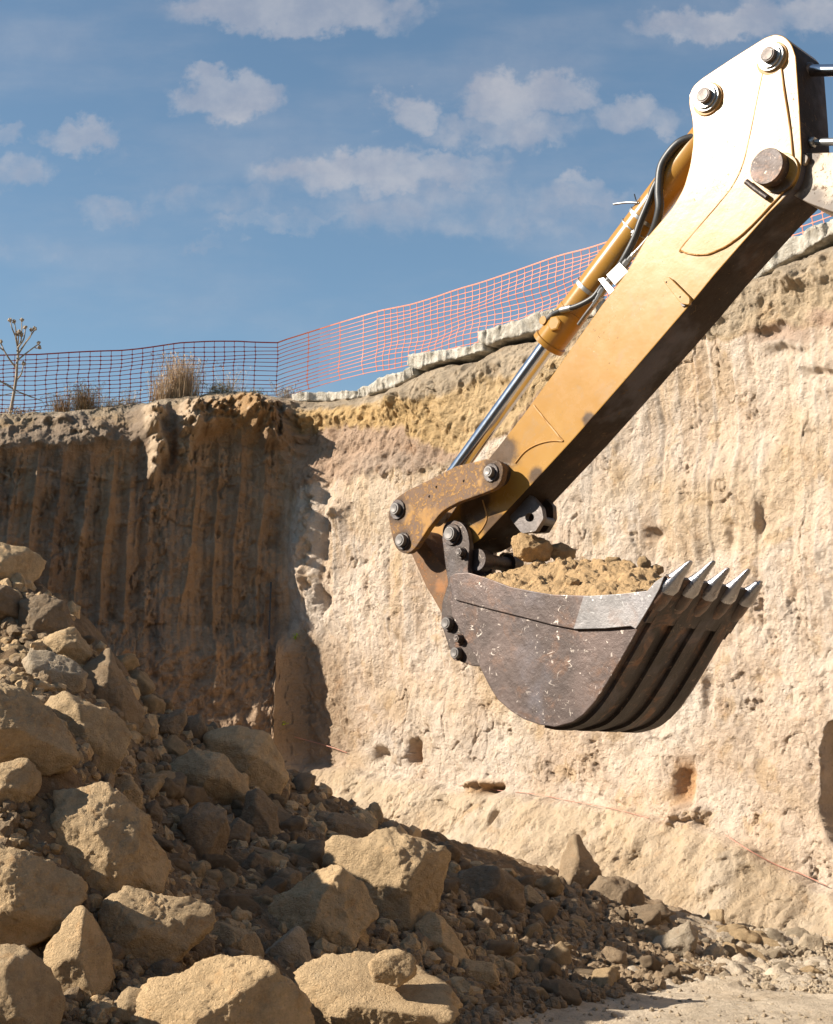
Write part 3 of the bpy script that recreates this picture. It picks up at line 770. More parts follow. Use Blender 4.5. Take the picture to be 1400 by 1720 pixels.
scatter([(120, 1650), (220, 1640), (480, 1640), (640, 1620), (500, 1590), (330, 1580), (200, 1650)], 16, (14, 34),
        'small dark stone in the gaps around the foreground boulders', 'small stones in the foreground gaps', [M_rockg])
scatter([(720, 1480), (900, 1480), (1180, 1560), (1160, 1640), (900, 1690), (740, 1720), (780, 1620)], 58, (16, 60),
        'small brown stone lying in the floor shadow right of the heap', 'small stones in the floor shadow', [M_rockg, M_rock])
scatter([(1170, 1570), (1260, 1545), (1410, 1560), (1410, 1660), (1250, 1640), (1190, 1630)], 50, (12, 50),
        'small pale stone in the band of sunlit rubble along the wall foot', 'small stones of the sunlit rubble band', [M_pale, M_pale, M_rock])

fam = {}
for o, p, tone in placed:
    ax_, ay_, nm = min(anchors, key=lambda q: (q[0] - p[0]) ** 2 + (q[1] - p[1]) ** 2)
    dx, dy = p[0] - ax_, p[1] - ay_
    rel = ('right of' if dx > 0 else 'left of') if abs(dx) > abs(dy) else ('below' if dy > 0 else 'above')
    fam.setdefault((nm, rel, tone), []).append((math.hypot(dx, dy), o))
ORD = ['nearest', 'second nearest', 'third nearest', 'fourth nearest', 'fifth nearest', 'sixth nearest', 'seventh nearest', 'eighth nearest', 'ninth nearest', 'tenth nearest', 'eleventh nearest', 'twelfth nearest', 'thirteenth nearest', 'fourteenth nearest', 'fifteenth nearest', 'sixteenth nearest', 'seventeenth nearest', 'eighteenth nearest', 'nineteenth nearest', 'twentieth nearest', 'twenty-first nearest', 'twenty-second nearest', 'twenty-third nearest', 'twenty-fourth nearest']
for (nm, rel, tone), lst in fam.items():
    lst.sort(key=lambda q: q[0])
    for i_, (_, o) in enumerate(lst):
        o['label'] = f'{tone} stone {rel} the {nm}' + ('' if len(lst) == 1 else f', {ORD[min(i_, 23)]} to it')

# loose gravel: one mesh
def gravel(name, spec, mat, seed):
    rs = np.random.RandomState(seed); allv = []; allf = []; b0 = 0
    dv, df = ICO[2]
    for (region, count, lo, hi) in spec:
        xs = [q[0] for q in region]; ys = [q[1] for q in region]
        k = 0
        pts = []
        while len(pts) < count:
            p = (rs.uniform(min(xs), max(xs)), rs.uniform(min(ys), max(ys)))
            if inside(p, region): pts.append(p)
        # fast batched ground lookup
        P = np.array(pts)
        d = np.stack([ray(*q) for q in P]); d /= d[:, 1:2]
        t = np.linspace(5.5, 24, 260)
        XX = d[:, 0:1] * t; ZZ = CAM[2] + d[:, 2:3] * t; YY = np.broadcast_to(t, XX.shape)
        g = ZZ - Hs(XX, YY); i = np.argmax(g < 0, axis=1); ok = g[np.arange(len(i)), i] < 0
        for j in range(len(P)):
            if not ok[j]: continue
            yy = t[i[j]]; c3 = np.array([XX[j, i[j]], yy, ZZ[j, i[j]]])
            rad = (lo + (hi - lo) * rs.rand() ** 2.5) * .5 * yy / F
            sc = rad * (rs.rand(3) * .6 + .6); an_ = rs.rand() * 6.28
            v_ = dv * (1 + .28 * rs.randn(len(dv), 1) * .5) * sc
            v_ = v_ @ np.array([[math.cos(an_), math.sin(an_), 0], [-math.sin(an_), math.cos(an_), 0], [0, 0, 1]])
            allv.append(v_ + c3 + [0, 0, rad * .25]); allf.append(df + b0); b0 += len(dv)
    me = np_mesh(name, np.vstack(allv), np.vstack(allf), smooth=False)
    return tag(link_mesh(name, me, mat), 'loose crumbs and gravel between the rocks', 'gravel', kind='stuff')
o = gravel('gravel', [([(0, 940), (110, 1000), (200, 1140), (330, 1230), (490, 1275), (720, 1420), (900, 1480), (860, 1640), (760, 1720), (0, 1720)], 1500, 16, 36)], M_rock, 11)
o['label'] = 'broken rock chips packed between the boulders of the heap'
gravel('gravel', [([(700, 1480), (900, 1480), (1190, 1550), (1230, 1640), (900, 1700), (740, 1760), (760, 1620)], 4400, 4, 26),
                  ([(0, 950), (200, 1150), (480, 1280), (720, 1420), (760, 1720), (0, 1720)], 5600, 4, 32)], M_rockg, 3)
o = gravel('gravel', [([(1150, 1560), (1260, 1540), (1480, 1560), (1480, 1680), (1250, 1660), (1160, 1640)], 4200, 3, 16),
                      ([(800, 1700), (1150, 1650), (1480, 1650), (1480, 1760), (800, 1760)], 900, 2, 10)], M_pale, 5)
o['label'] = 'pale sunlit gravel strewn over the flat pit floor'

# ------------------------------------------------------------------ excavator
PHI = R(44)
PN = np.array([-math.sin(PHI), -math.cos(PHI), 0.0])     # towards the camera side
PE = np.array([math.cos(PHI), -math.sin(PHI), 0.0])
PW = -PN
P0 = at(1110, 985, 8.3) + PW * .33
def E(px, py, k=0.0):
    d = ray(px, py)
    t = (PN @ (P0 - CAM) - k) / (PN @ d)
    return CAM + d * t
PXM = lambda px, py, k=0: (np.linalg.norm(E(px, py + 1, k) - E(px, py, k)))       # metres per photo pixel there

def rounded(pts, n=5):
    out = []
    N = len(pts)
    for i, p in enumerate(pts):
        if len(p) == 2 or p[2] == 0: out.append((p[0], p[1])); continue
        a = np.array(pts[i - 1][:2], float); b = np.array(p[:2], float); c_ = np.array(pts[(i + 1) % N][:2], float)
        ra = min(p[2], np.linalg.norm(a - b) * .5); rc = min(p[2], np.linalg.norm(c_ - b) * .5)
        s0 = b + (a - b) / np.linalg.norm(a - b) * ra; s1 = b + (c_ - b) / np.linalg.norm(c_ - b) * rc
        for q in range(n + 1):
            t = q / n
            out.append(tuple((1 - t) ** 2 * s0 + 2 * t * (1 - t) * b + t * t * s1))
    return out
ROOT = E(1250, 600, .17); ROOT[2] = 0
exc = empty('excavator', ROOT)
tag(exc, 'worn yellow excavator arm reaching in from the upper right with a loaded toothed bucket', 'excavator')
def finish(bm, name, mat, parent, smooth=None, origin=None):
    me = bpy.data.meshes.new(name)
    bmesh.ops.recalc_face_normals(bm, faces=bm.faces)
    if smooth is not None:
        for f in bm.faces: f.smooth = len(f.verts) <= 4
        for e in bm.edges:
            if len(e.link_faces) == 2 and e.calc_face_angle(0) > smooth: e.smooth = False
    org = Vector(ROOT) if origin is None else Vector(origin)
    bmesh.ops.translate(bm, vec=-org, verts=bm.verts)
    bm.to_mesh(me); bm.free()
    o = link_mesh(name, me, mat)
    if parent is not None:
        o.parent = parent
    else:
        o.location = org
    return o
def plate(poly, k0, k1, mat, name, parent, bev=.004, smooth=R(35)):
    bm = bmesh.new()
    pts = rounded(poly)
    vs = [bm.verts.new(E(x, y, k0)) for x, y in pts]
    f = bm.faces.new(vs)
    r_ = bmesh.ops.extrude_face_region(bm, geom=[f])
    nv = [g for g in r_['geom'] if isinstance(g, bmesh.types.BMVert)]
    bmesh.ops.translate(bm, vec=Vector(PW * (k1 - k0)), verts=nv)
    if bev:
        es = [e for e in bm.edges if len(e.link_faces) == 2 and any(len(q.verts) > 4 for q in e.link_faces)]
        bmesh.ops.bevel(bm, geom=es, offset=bev, segments=2, profile=.6, affect='EDGES')
    return finish(bm, name, mat, parent, smooth)
def frame_of(d):
    d = d / np.linalg.norm(d); a = np.array([0, 0, 1.0]) if abs(d[2]) < .9 else np.array([1.0, 0, 0])
    x = np.cross(a, d); x /= np.linalg.norm(x); return x, np.cross(d, x), d
def add_lathe(bm, A, B, prof, seg=40):
    """prof: (t along A-B in metres, radius)"""
    A = np.array(A, float); B = np.array(B, float)
    x, y, d = frame_of(B - A); rings = []
    for (t, r_) in prof:
        rings.append([bm.verts.new(A + d * t + (x * math.cos(q) + y * math.sin(q)) * max(r_, 1e-4)) for q in np.linspace(0, 2 * math.pi, seg, endpoint=False)])
    for a, b in zip(rings, rings[1:]):
        for i in range(seg): bm.faces.new((a[i], a[(i + 1) % seg], b[(i + 1) % seg], b[i]))
    bm.faces.new(rings[0][::-1]); bm.faces.new(rings[-1])
def lathe(A, B, prof, name, mat, parent, seg=40):
    bm = bmesh.new(); add_lathe(bm, A, B, prof, seg); return finish(bm, name, mat, parent, R(35))
def cr_spline(P, n=10):
    P = [np.array(p, float) for p in P]; P = [2 * P[0] - P[1]] + P + [2 * P[-1] - P[-2]]
    out = []
    for i in range(1, len(P) - 2):
        for q in range(n):
            t = q / n
            out.append(.5 * (2 * P[i] + (P[i + 1] - P[i - 1]) * t + (2 * P[i - 1] - 5 * P[i] + 4 * P[i + 1] - P[i + 2]) * t * t + (3 * P[i] - P[i - 1] - 3 * P[i + 1] + P[i + 2]) * t ** 3))
    out.append(P[-2]); return out
def add_tube(bm, pts, r_, seg=12):
    rings = []; up = None
    for i, p in enumerate(pts):
        d = pts[min(i + 1, len(pts) - 1)] - pts[max(i - 1, 0)]; d = d / np.linalg.norm(d)
        if up is None: x, y, _ = frame_of(d)
        else:
            x = up - d * (up @ d); x /= np.linalg.norm(x); y = np.cross(d, x)
        up = x
        rr = r_[i] if hasattr(r_, '__len__') else r_
        rings.append([bm.verts.new(p + (x * math.cos(q) + y * math.sin(q)) * rr) for q in np.linspace(0, 2 * math.pi, seg, endpoint=False)])
    for a, b in zip(rings, rings[1:]):
        for i in range(seg): bm.faces.new((a[i], a[(i + 1) % seg], b[(i + 1) % seg], b[i]))
    bm.faces.new(rings[0][::-1]); bm.faces.new(rings[-1])
def tube(pts, r_, name, mat, parent, seg=12, smooth_n=8):
    bm = bmesh.new(); add_tube(bm, cr_spline(pts, smooth_n) if smooth_n else [np.array(p) for p in pts], r_, seg)
    return finish(bm, name, mat, parent, R(60))

# ---- metal materials
def paint_mat(name, base, wear=.3, dirt=.4, rough=.36, worncol=(.10, .075, .055), seed=0.0, spots=()):
    m, nt, b, vec = new_mat(name)
    vec0 = vec
    vec = vmap(nt, vec, loc=(seed, seed * 2, -seed))
    c = mix(nt, ramp(nt, noise(nt, vec, 2.2, 5, .6), .35, .7), base, tuple(x * y for x, y in zip(base, (1.06, 1.12, 1.25))))
    # grime clouds
    g1 = ramp(nt, noise(nt, vec, 7, 8, .7, .5), .52, .72, 0, dirt)
    c = mix(nt, g1, c, (.30, .19, .09))
    # chips through the paint
    ch = ramp(nt, noise(nt, vec, 38, 7, .75, .8), .66 - wear * .30, .69 - wear * .28, 0, 1)
    ch = mth(nt, 'MULTIPLY', ch, ramp(nt, noise(nt, vec, 3.2, 4, .6), .58 - wear * .35, .66 - wear * .3))
    # scratches
    sv_ = vmap(nt, vec, (1.0, 1.0, 9), rot=(.5, .7, .2))
    sc = ramp(nt, noise(nt, sv_, 9, 6, .75, 1.2), .70 - wear * .08, .72 - wear * .08, 0, .8)
    sp = ramp(nt, voro(nt, vec, 19), .035, .055, .85, 0)
    allw = mth(nt, 'MAXIMUM', mth(nt, 'MAXIMUM', ch, sc), sp)
    c = mix(nt, allw, c, mix(nt, noise(nt, vec, 12, 3), worncol, (.24, .13, .06)))
    if spots:
        tot_ = None
        jit = mth(nt, 'MULTIPLY', mth(nt, 'SUBTRACT', noise(nt, vec, 9, 6, .65), .5), 1.3)
        for (pt, rad_) in spots:
            dn = nt.nodes.new('ShaderNodeVectorMath'); dn.operation = 'DISTANCE'; nt.links.new(vec0, dn.inputs[0]); dn.inputs[1].default_value = tuple(np.array(pt) - ROOT)
            g_ = ramp(nt, mth(nt, 'ADD', mth(nt, 'DIVIDE', dn.outputs['Value'], rad_), jit), .55, 1.15, .92, 0)
            tot_ = g_ if tot_ is None else mth(nt, 'MAXIMUM', tot_, g_)
        c = mix(nt, tot_, c, mix(nt, noise(nt, vec, 20, 5, .7), (.022, .016, .013), (.12, .07, .04)))
    nt.links.new(c, b.inputs['Base Color'])
    rg = mth(nt, 'ADD', mth(nt, 'MULTIPLY', allw, .25), mth(nt, 'ADD', rough - .06, mth(nt, 'MULTIPLY', noise(nt, vec, 8, 5, .6), .14)))
    nt.links.new(rg, b.inputs['Roughness'])
    b.inputs['Specular IOR Level'].default_value = .29
    h = mth(nt, 'ADD', mth(nt, 'MULTIPLY', allw, -.5), mth(nt, 'MULTIPLY', noise(nt, vec, 6, 5, .6), .6))
    bump(nt, b, h, .002)
    return m
YEL = (.34, .172, .034)
M_yel = paint_mat('worn_yellow_paint', YEL, .14, .5, .255,
                  spots=[(E(845, 765), .17), (E(800, 850), .17), (E(775, 900), .14), (E(830, 885), .12), (E(900, 800), .07), (E(990, 705), .06), (E(1316, 315), .09)])
M_yel2 = paint_mat('chipped_yellow_paint', (.33, .16, .03), .74, .9, .5, (.10, .075, .065), 3.0,
                   spots=[(E(828, 794, -.15), .12), (E(668, 858, -.15), .12), (E(676, 912, -.15), .12), (E(740, 880, -.15), .07), (E(800, 840, -.15), .06)])
M_yel3 = paint_mat('rusted_yellow_paint', (.27, .11, .03), .85, 1.0, .5, (.085, .05, .035), 7.0)
M_weld = paint_mat('weld_bead', (.42, .22, .07), .1, .5, .5)
def steel_mat(name, base, scratch=(.55, .52, .5), amount=.5, rough=.5, metal=.4, rust=.5, polish=0.0, seed=0.0):
    m, nt, b, vec = new_mat(name)
    vec = vmap(nt, vec, loc=(seed, seed, seed))
    c = mix(nt, ramp(nt, noise(nt, vec, 3, 6, .65, .3), .35, .65), tuple(x * .72 for x in base), tuple(x * 1.25 for x in base))
    c = mix(nt, ramp(nt, noise(nt, vec, 5, 7, .7, .6), .50, .68, 0, rust), c, (.17, .085, .045))
    c = mix(nt, ramp(nt, noise(nt, vec, 1.9, 4, .6), .5, .7, 0, .5), c, (.13, .12, .135))
    region = ramp(nt, noise(nt, vmap(nt, vec, loc=(7, 1, 2)), 3.5, 4, .6), .36, .55)
    def hair(sc_, rot, loc, wdt, msc, lo, hi, sc2=3.0, dist=.6):
        n_ = noise(nt, vmap(nt, vec, sc_, rot, loc), sc2, 3, .5, dist)
        l_ = ramp(nt, mth(nt, 'ABSOLUTE', mth(nt, 'SUBTRACT', n_, .5)), wdt, wdt * .3, 0, 1)
        return mth(nt, 'MULTIPLY', l_, ramp(nt, noise(nt, vmap(nt, vec, loc=(loc[1] + 5, 2, loc[0])), msc, 3, .6), lo, hi))
    s1 = mth(nt, 'MAXIMUM', hair((1, 1, 3.5), (.5, .9, .4), (1, 3, 2), .012, 9, .58 - amount * .05, .66), hair((3, 3, 1), (.3, .2, 1.1), (6, 2, 9), .010, 11, .60 - amount * .05, .68))
    s2 = mth(nt, 'MAXIMUM', hair((1, 1, 5), (1.2, .3, .2), (3, 8, 1), .016, 13, .62 - amount * .05, .70, 2.0), ramp(nt, noise(nt, vec, 26, 5, .65), .66 - amount * .03, .69 - amount * .03))
    sp = ramp(nt, noise(nt, vec, 60, 4, .6), .67, .72)
    sc = mth(nt, 'MULTIPLY', mth(nt, 'MAXIMUM', mth(nt, 'MAXIMUM', s1, s2), sp), region)
    c = mix(nt, mth(nt, 'MULTIPLY', sc, .9), c, scratch)
    nt.links.new(c, b.inputs['Base Color'])
    b.inputs['Metallic'].default_value = metal
    nt.links.new(mth(nt, 'ADD', rough, mth(nt, 'MULTIPLY', mth(nt, 'SUBTRACT', noise(nt, vec, 9, 6, .7), .5), .4)), b.inputs['Roughness'])
    bump(nt, b, noise(nt, vec, 14, 8, .7), .005)
    return m
M_bucket = steel_mat('scuffed_bucket_steel', (.082, .058, .050), (.50, .43, .37), .25, .50, .45)
M_under = steel_mat('grimy_bucket_floor', (.040, .031, .027), (.16, .11, .08), .8, .6, .3, .9, seed=4)
M_polish = steel_mat('polished_wear_steel', (.30, .29, .295), (.62, .60, .58), .3, .30, .92, .25, seed=8)
M_link = steel_mat('rusty_link_steel', (.048, .032, .025), (.35, .28, .22), .4, .5, .3, .9, seed=2)
M_dark = steel_mat('greasy_dark_steel', (.055, .042, .036), (.22, .2, .18), .3, .42, .4, .6, seed=5)
M_grey = steel_mat('grey_eye_steel', (.13, .11, .10), (.4, .36, .33), .3, .5, .5, .35, seed=6)
def plain_metal(name, col, rough, metal=1.0):
    m, nt, b, vec = new_mat(name)
    c = mix(nt, noise(nt, vec, 12, 4), tuple(x * .85 for x in col), col)
    nt.links.new(c, b.inputs['Base Color'])
    b.inputs['Metallic'].default_value = metal
    nt.links.new(mth(nt, 'ADD', rough, mth(nt, 'MULTIPLY', noise(nt, vmap(nt, vec, (1, 1, 1)), 30, 4), .08)), b.inputs['Roughness'])
    return m
M_chrome = plain_metal('chromed_rod', (.62, .62, .64), .14)
M_silver = plain_metal('zinc_fitting', (.42, .41, .39), .38, .85)
M_pin = plain_metal('pin_steel', (.17, .155, .145), .45, .6)
M_white = plain_metal('bright_valve_block', (.62, .62, .60), .4, .2)
def rubber(name, col, rough):
    m, nt, b, vec = new_mat(name)
    n_ = noise(nt, vec, 30, 5, .6)
    nt.links.new(mix(nt, n_, col, tuple(x * 1.9 for x in col)), b.inputs['Base Color'])
    b.inputs['Roughness'].default_value = rough; bump(nt, b, n_, .001)
    return m
M_rub = rubber('hose_rubber', (.022, .021, .020), .45)

# ---- stick (the arm proper)
STICK = [(1302, 57, 6), (1317, 60, 8), (1330, 73, 10), (1337, 95), (1343, 178), (1347, 255), (1345.7, 293, 16), (1334, 316, 8), (1291, 359), (1243, 413), (1200, 462), (1160, 511),
         (1050, 639), (965, 736), (880, 828), (805, 908, 6), (782, 921, 10), (755, 916, 14), (742, 895, 16), (752, 872, 12), (775, 838), (812, 782), (837, 751), (877, 700), (935.7, 620), (1011, 512.7), (1051, 460),
         (1086, 400), (1112, 370, 12), (1131, 347, 10), (1148.6, 316, 12), (1160, 276, 16), (1165, 236, 14), (1163, 199, 10), (1156.5, 172, 16), (1161, 148, 14), (1177, 133, 8), (1228, 99), (1285, 63, 6)]
SW = .35
stick = plate(STICK, 0, SW, M_yel, 'stick_arm', exc, .006)
M_shade_grime = steel_mat('shaded_grimy_paint', (.022, .013, .008), (.09, .05, .02), .2, .7, 0.0, .16, seed=5)  # near-black for underside and end faces: shade put into the colour, plus grime
M_shade_grime.node_tree.nodes['Principled BSDF'].inputs['Specular IOR Level'].default_value = .2
stick.data.materials.append(M_shade_grime)
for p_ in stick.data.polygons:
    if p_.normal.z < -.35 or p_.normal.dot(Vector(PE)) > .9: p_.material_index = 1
stick['label'] = 'yellow box arm, its upper end glaring white in the sun'
# doubler plate and weld beads at the head
DBL = [(1283, 118), (1272, 170), (1262, 220), (1252, 265), (1243, 292, 10), (1228, 318, 10), (1200, 352), (1170, 386), (1143, 419), (1150, 424, 4), (1168, 428, 6), (1190, 427, 6), (1220, 414, 10), (1250, 391), (1290, 350), (1322, 315, 8), (1334, 288, 10), (1332, 262), (1325, 200), (1317, 150), (1312, 112)]
dbl = plate(DBL, -.010, .002, M_yel, 'doubler_plate', exc, .003)
wp = [E(x, y, -.006) for x, y in rounded([q for q in DBL])]
tube(wp, .0065, 'weld_bead', M_weld, exc, 6, 3)
tube([E(x, y, -.002) for x, y in [(897, 681), (912, 700), (930, 722), (946, 741)]], .008, 'weld_bead', M_weld, exc, 6, 4)
tube([E(x, y, -.002) for x, y in [(946, 741), (925, 741), (902, 747), (882, 759), (866, 778)]], .006, 'weld_bead', M_weld, exc, 6, 4)
tube([E(x, y, -.002) for x, y in [(811, 840), (818, 868), (812, 885), (803, 898)]], .006, 'weld_bead', M_weld, exc, 6, 4)
# small lug with two holes
lug = plate([(1113, 470, 6), (1122, 463, 5), (1159, 500, 4), (1158, 512, 4), (1144, 510, 4)], -.035, -.012, M_yel, 'bracket', exc, .003)
plate([(1140, 503), (1158, 497), (1160, 511), (1146, 515)], -.012, .004, M_dark, 'bracket', exc, .002)
for (x, y) in ((1120, 474), (1143, 499)):
    lathe(E(x, y, -.037), E(x, y, -.02), [(0, .006), (.01, .006)], 'bolt', M_dark, lug if False else exc, 12)

def pin(px, py, k, rings, name='pin', mat=None, seg=36):
    """rings: (radius px, protrusion m) stacked towards the camera; one mesh"""
    bm = bmesh.new(); s_ = PXM(px, py, k); A = E(px, py, k)
    base = -.004
    prof = []
    for (r_, h) in rings:
        prof += [(base, r_ * s_), (h - .003, r_ * s_), (h, r_ * s_ - .003)]
        base = h
    prof.append((base - .002, .002))
    add_lathe(bm, A, A + PN, prof, seg)
    return finish(bm, name, mat or M_pin, exc, R(30))
# upper bosses
for (x, y) in ((1188, 164), (1296, 96)):
    pin(x + 2, y + 3, 0, [(27, .012)], 'boss', M_weld)
    pin(x + 1, y + 1, -.010, [(23, .02), (19, .035)], 'collar', M_silver)
    pin(x - 2, y - 2, -.04, [(12.5, .035), (10.5, .04)], 'pin', M_grey)
pin(1312, 292, 0, [(33, .02)], 'boss', M_yel)
pin(1300, 286, -.01, [(29.5, .085)], 'pin', M_link)
pin(1293, 284, -.08, [(20, .012), (14, .006)], 'pin', M_grey)
tube([E(1289, 332, -.03), E(1270, 318, -.035), E(1254, 305, -.04)], .018, 'locking_bar', M_dark, exc, 10, 3)
# underside wear: dark lifting eye plates
def eye_plate(poly, hole, hr, k0, k1, name, mat):
    c0 = np.array(hole, float); N = 48
    an = np.linspace(0, 2 * np.pi, N, endpoint=False)
    outer = []
    for a in an:
        d = np.array([math.cos(a), math.sin(a)]); best = 1
        for i in range(len(poly)):
            p, q = np.array(poly[i][:2], float) - c0, np.array(poly[(i + 1) % len(poly)][:2], float) - c0
            e = q - p; dn = d[0] * e[1] - d[1] * e[0]
            if abs(dn) < 1e-9: continue
            t = (p[0] * e[1] - p[1] * e[0]) / dn; s_ = (p[0] * d[1] - p[1] * d[0]) / dn
            if t > 0 and 0 <= s_ <= 1: best = max(best, t)
        outer.append(c0 + d * best)
    inner = [c0 + hr * np.array([math.cos(a), math.sin(a)]) for a in an]
    bm = bmesh.new()
    L_ = [[bm.verts.new(E(p[0], p[1], k0) + PW * (kk - k0)) for p in ring] for kk in (k0, k1) for ring in (outer, inner)]
    of, inf_, ob, ib = L_
    for i in range(N):
        j = (i + 1) % N
        bm.faces.new((of[i], of[j], inf_[j], inf_[i])); bm.faces.new((ob[j], ob[i], ib[i], ib[j]))
        bm.faces.new((of[j], of[i], ob[i], ob[j])); bm.faces.new((inf_[i], inf_[j], ib[j], ib[i]))
    return finish(bm, name, mat, exc, R(40))
eye_plate([(884, 828), (896, 836), (910, 853), (913, 871), (900, 892), (877, 896), (858, 872), (846, 845), (858, 820)], (890, 869), 7.5, .07, .11, 'lifting_eye', M_grey)
eye_plate([(890, 818), (912, 832), (929, 850), (930, 871), (917, 894), (894, 896), (876, 874), (866, 846), (876, 822)], (906, 872), 7.5, .25, .29, 'lifting_eye', M_dark)
lathe(E(905, 873, .11), E(905, 873, .11) + PW, [(0, .03), (.14, .03)], 'pin', M_pin, exc)

# ---- bucket cylinder
ax0, ax1 = E(921, 579, .17), E(1222, 181, .17)
dA = (ax1 - ax0) / np.linalg.norm(ax1 - ax0); LA = np.linalg.norm(ax1 - ax0)
s17 = PXM(920, 579, .17)
br = 25 * s17
bm = bmesh.new()
add_lathe(bm, ax0, ax1, [(-.0, br * .98), (.0, br * 1.14), (.035, br * 1.14), (.04, br * 1.02), (.30, br * 1.02), (.305, br * .97), (LA - .12, br * .97), (LA - .06, br * .8), (LA, br * .75)], 56)
barrel = finish(bm, 'cylinder_barrel', M_yel, exc, R(30))
lathe(ax1 - PW * .12, ax1 + PW * .12, [(0, br * 1.05), (.24, br * 1.05)], 'cylinder_eye', M_yel, exc)
rod_end = E(716, 862, .17)
lathe(ax0 + dA * .02, rod_end, [(0, 14.2 * s17), (np.linalg.norm(ax0 - rod_end), 14.2 * s17)], 'cylinder_rod', M_chrome, exc, 48)
lathe(rod_end - PW * .13, rod_end + PW * .13, [(0, .085), (.26, .085)], 'rod_eye', M_dark, exc)
# port lug on the barrel
bm = bmesh.new()
pl_ = E(935, 541, .05); x_, y_, _ = frame_of(PN)
add_lathe(bm, E(937, 545, .10), E(937, 545, .10) + PN, [(0, .055), (.04, .055), (.045, .045)], 6)
add_lathe(bm, E(921, 541, .12), E(921, 541, .12) + PN, [(0, .03), (.06, .03)], 16)
finish(bm, 'hose_port', M_yel, exc, R(30))
for (t, wd) in ((.47, .028), (1.06, .024), (.98, .010)):
    c0 = ax0 + dA * (LA * t if t < 1 and False else t)
    lathe(c0, c0 + dA, [(0, br * 1.0), (.001, br * 1.05), (wd, br * 1.05), (wd + .001, br * 1.0)], 'clamp_band', M_silver, exc, 48)
tube([E(1074, 341, .07), E(1055, 340, .06), (E(1031, 343, .05))], .008, 'clamp_bolt', M_silver, exc, 8, 3)
tube([E(1071, 340, .06), E(1068, 334, .06), E(1066, 326, .06)], .004, 'cable_tie', M_rub, exc, 6, 3)
tube([E(x, y, k) for x, y, k in [(1185, 228, .12), (1164, 231, .09), (1141, 240, .06), (1121, 262, .05), (1110, 285, .04), (1107, 322, .035), (1108, 351, .04), (1100, 384, .07), (1088, 408, .12)]], .0285, 'hydraulic_hose', M_rub, exc, 16)
tube([E(x, y, k) for x, y, k in [(1150, 262, .12), (1120, 285, .09), (1101, 312, .07), (1090, 340, .06), (1077, 371, .05), (1065, 403, .05), (1045, 441, .06), (1030, 462, .10)]], .024, 'hydraulic_hose', M_rub, exc, 16)
tube([E(x, y, k) for x, y, k in [(1022, 472, .10), (1010, 483, .06), (996, 500, .045), (970, 514, .04), (944, 521, .05), (926, 530, .07)]], .019, 'hydraulic_hose', M_rub, exc, 14)
tube([E(x, y, k) for x, y, k in [(960, 517, .043), (943, 521, .05)]], .022, 'hose_ferrule', M_silver, exc, 14, 2)
tube([E(x, y, k) for x, y, k in [(930, 527, .06), (920, 536, .08), (917, 545, .1)]], .017, 'hose_ferrule', M_pin, exc, 12, 3)
plate([(1041, 441), (1055, 456), (1033, 478), (1019, 462)], .0, .08, M_white, 'valve_block', exc, .004)
def fit(a, b, r_, mat=M_silver, seg=6, name='pipe_fitting'):
    A, B = E(*a), E(*b); l = np.linalg.norm(B - A)
    lathe(A, B, [(0, r_ * .8), (l * .15, r_ * .8), (l * .16, r_), (l * .55, r_), (l * .56, r_ * .7), (l, r_ * .7)], name, mat, exc, seg)
fit((1048, 448, .04), (1062, 431, .04), .026); fit((1062, 431, .04), (1070, 421, .04), .018, seg=12)
fit((1026, 468, .05), (1018, 478, .05), .026)
fit((1014, 484, .03), (1003, 503, .03), .022); fit((1003, 503, .03), (995, 514, .03), .016)
fit((1068, 389, .06), (1065, 398, .055), .030, seg=16)
tube([E(1068, 424, .05), E(1080, 410, .06), E(1092, 396, .08)], .012, 'steel_pipe', M_silver, exc, 10, 4)
tube([E(996, 513, .04), E(985, 527, .05), E(972, 545, .07)], .012, 'steel_pipe', M_pin, exc, 10, 4)
plate([(1005, 469), (1014, 466), (1032, 487), (1024, 494)], .03, .05, M_silver, 'clamp_plate', exc, .002)

# ---- linkage
GL = [(846, 794, 20), (843, 775, 14), (822, 769, 12), (805, 774), (766, 783), (723, 805), (686, 823), (663, 838, 14), (652, 860, 12), (655, 882), (661, 911, 12), (670, 927, 10), (686, 931, 10), (699, 919, 8), (720, 887), (743, 858, 12), (771, 843), (811, 829), (838, 818, 14)]
gl = plate(GL, -.15, -.10, M_yel2, 'guide_link', exc, .006)
gl['label'] = 'chipped yellow angled link plate with three pins'
far = plate([(x + 44, y + 12, *r_) for x, y, *r_ in GL], .45, .50, M_yel2, 'guide_link', exc, .006)
for (x, y, r0, r1) in ((825, 793, 16, 9.5), (668, 855, 17, 10), (677, 908, 15, 10.5)):
    pin(x + 1, y + 1, -.15, [(r0, .012)], 'washer', M_dark, 12)
    pin(x, y, -.16, [(r1, .035), (r1 - 3, .04)], 'pin', M_pin)
    lathe(E(x + 2, y, -.09), E(x + 2, y, -.09) + PW, [(0, .045), (.58, .045)], 'pin', M_dark, exc)
for (x, y) in ((734, 818), (780, 808), (722, 834)):
    lathe(E(x, y, -.152), E(x, y, -.14), [(0, .010), (.006, .010)], 'bolt', M_dark, exc, 12)
lathe(E(828, 794, -.09), E(828, 794, -.09) + PW, [(0, .085), (.09, .085)], 'boss', M_dark, exc)
HL = [(668, 893, 12), (690, 885, 10), (712, 905), (728, 928), (752, 958), (772, 1030), (776, 1062, 10), (752, 1068, 10), (742, 1030), (726, 1002), (716, 986), (692, 932), (668, 918, 10)]
hl = plate(HL, .04, .33, M_yel3, 'bucket_link', exc, .01)
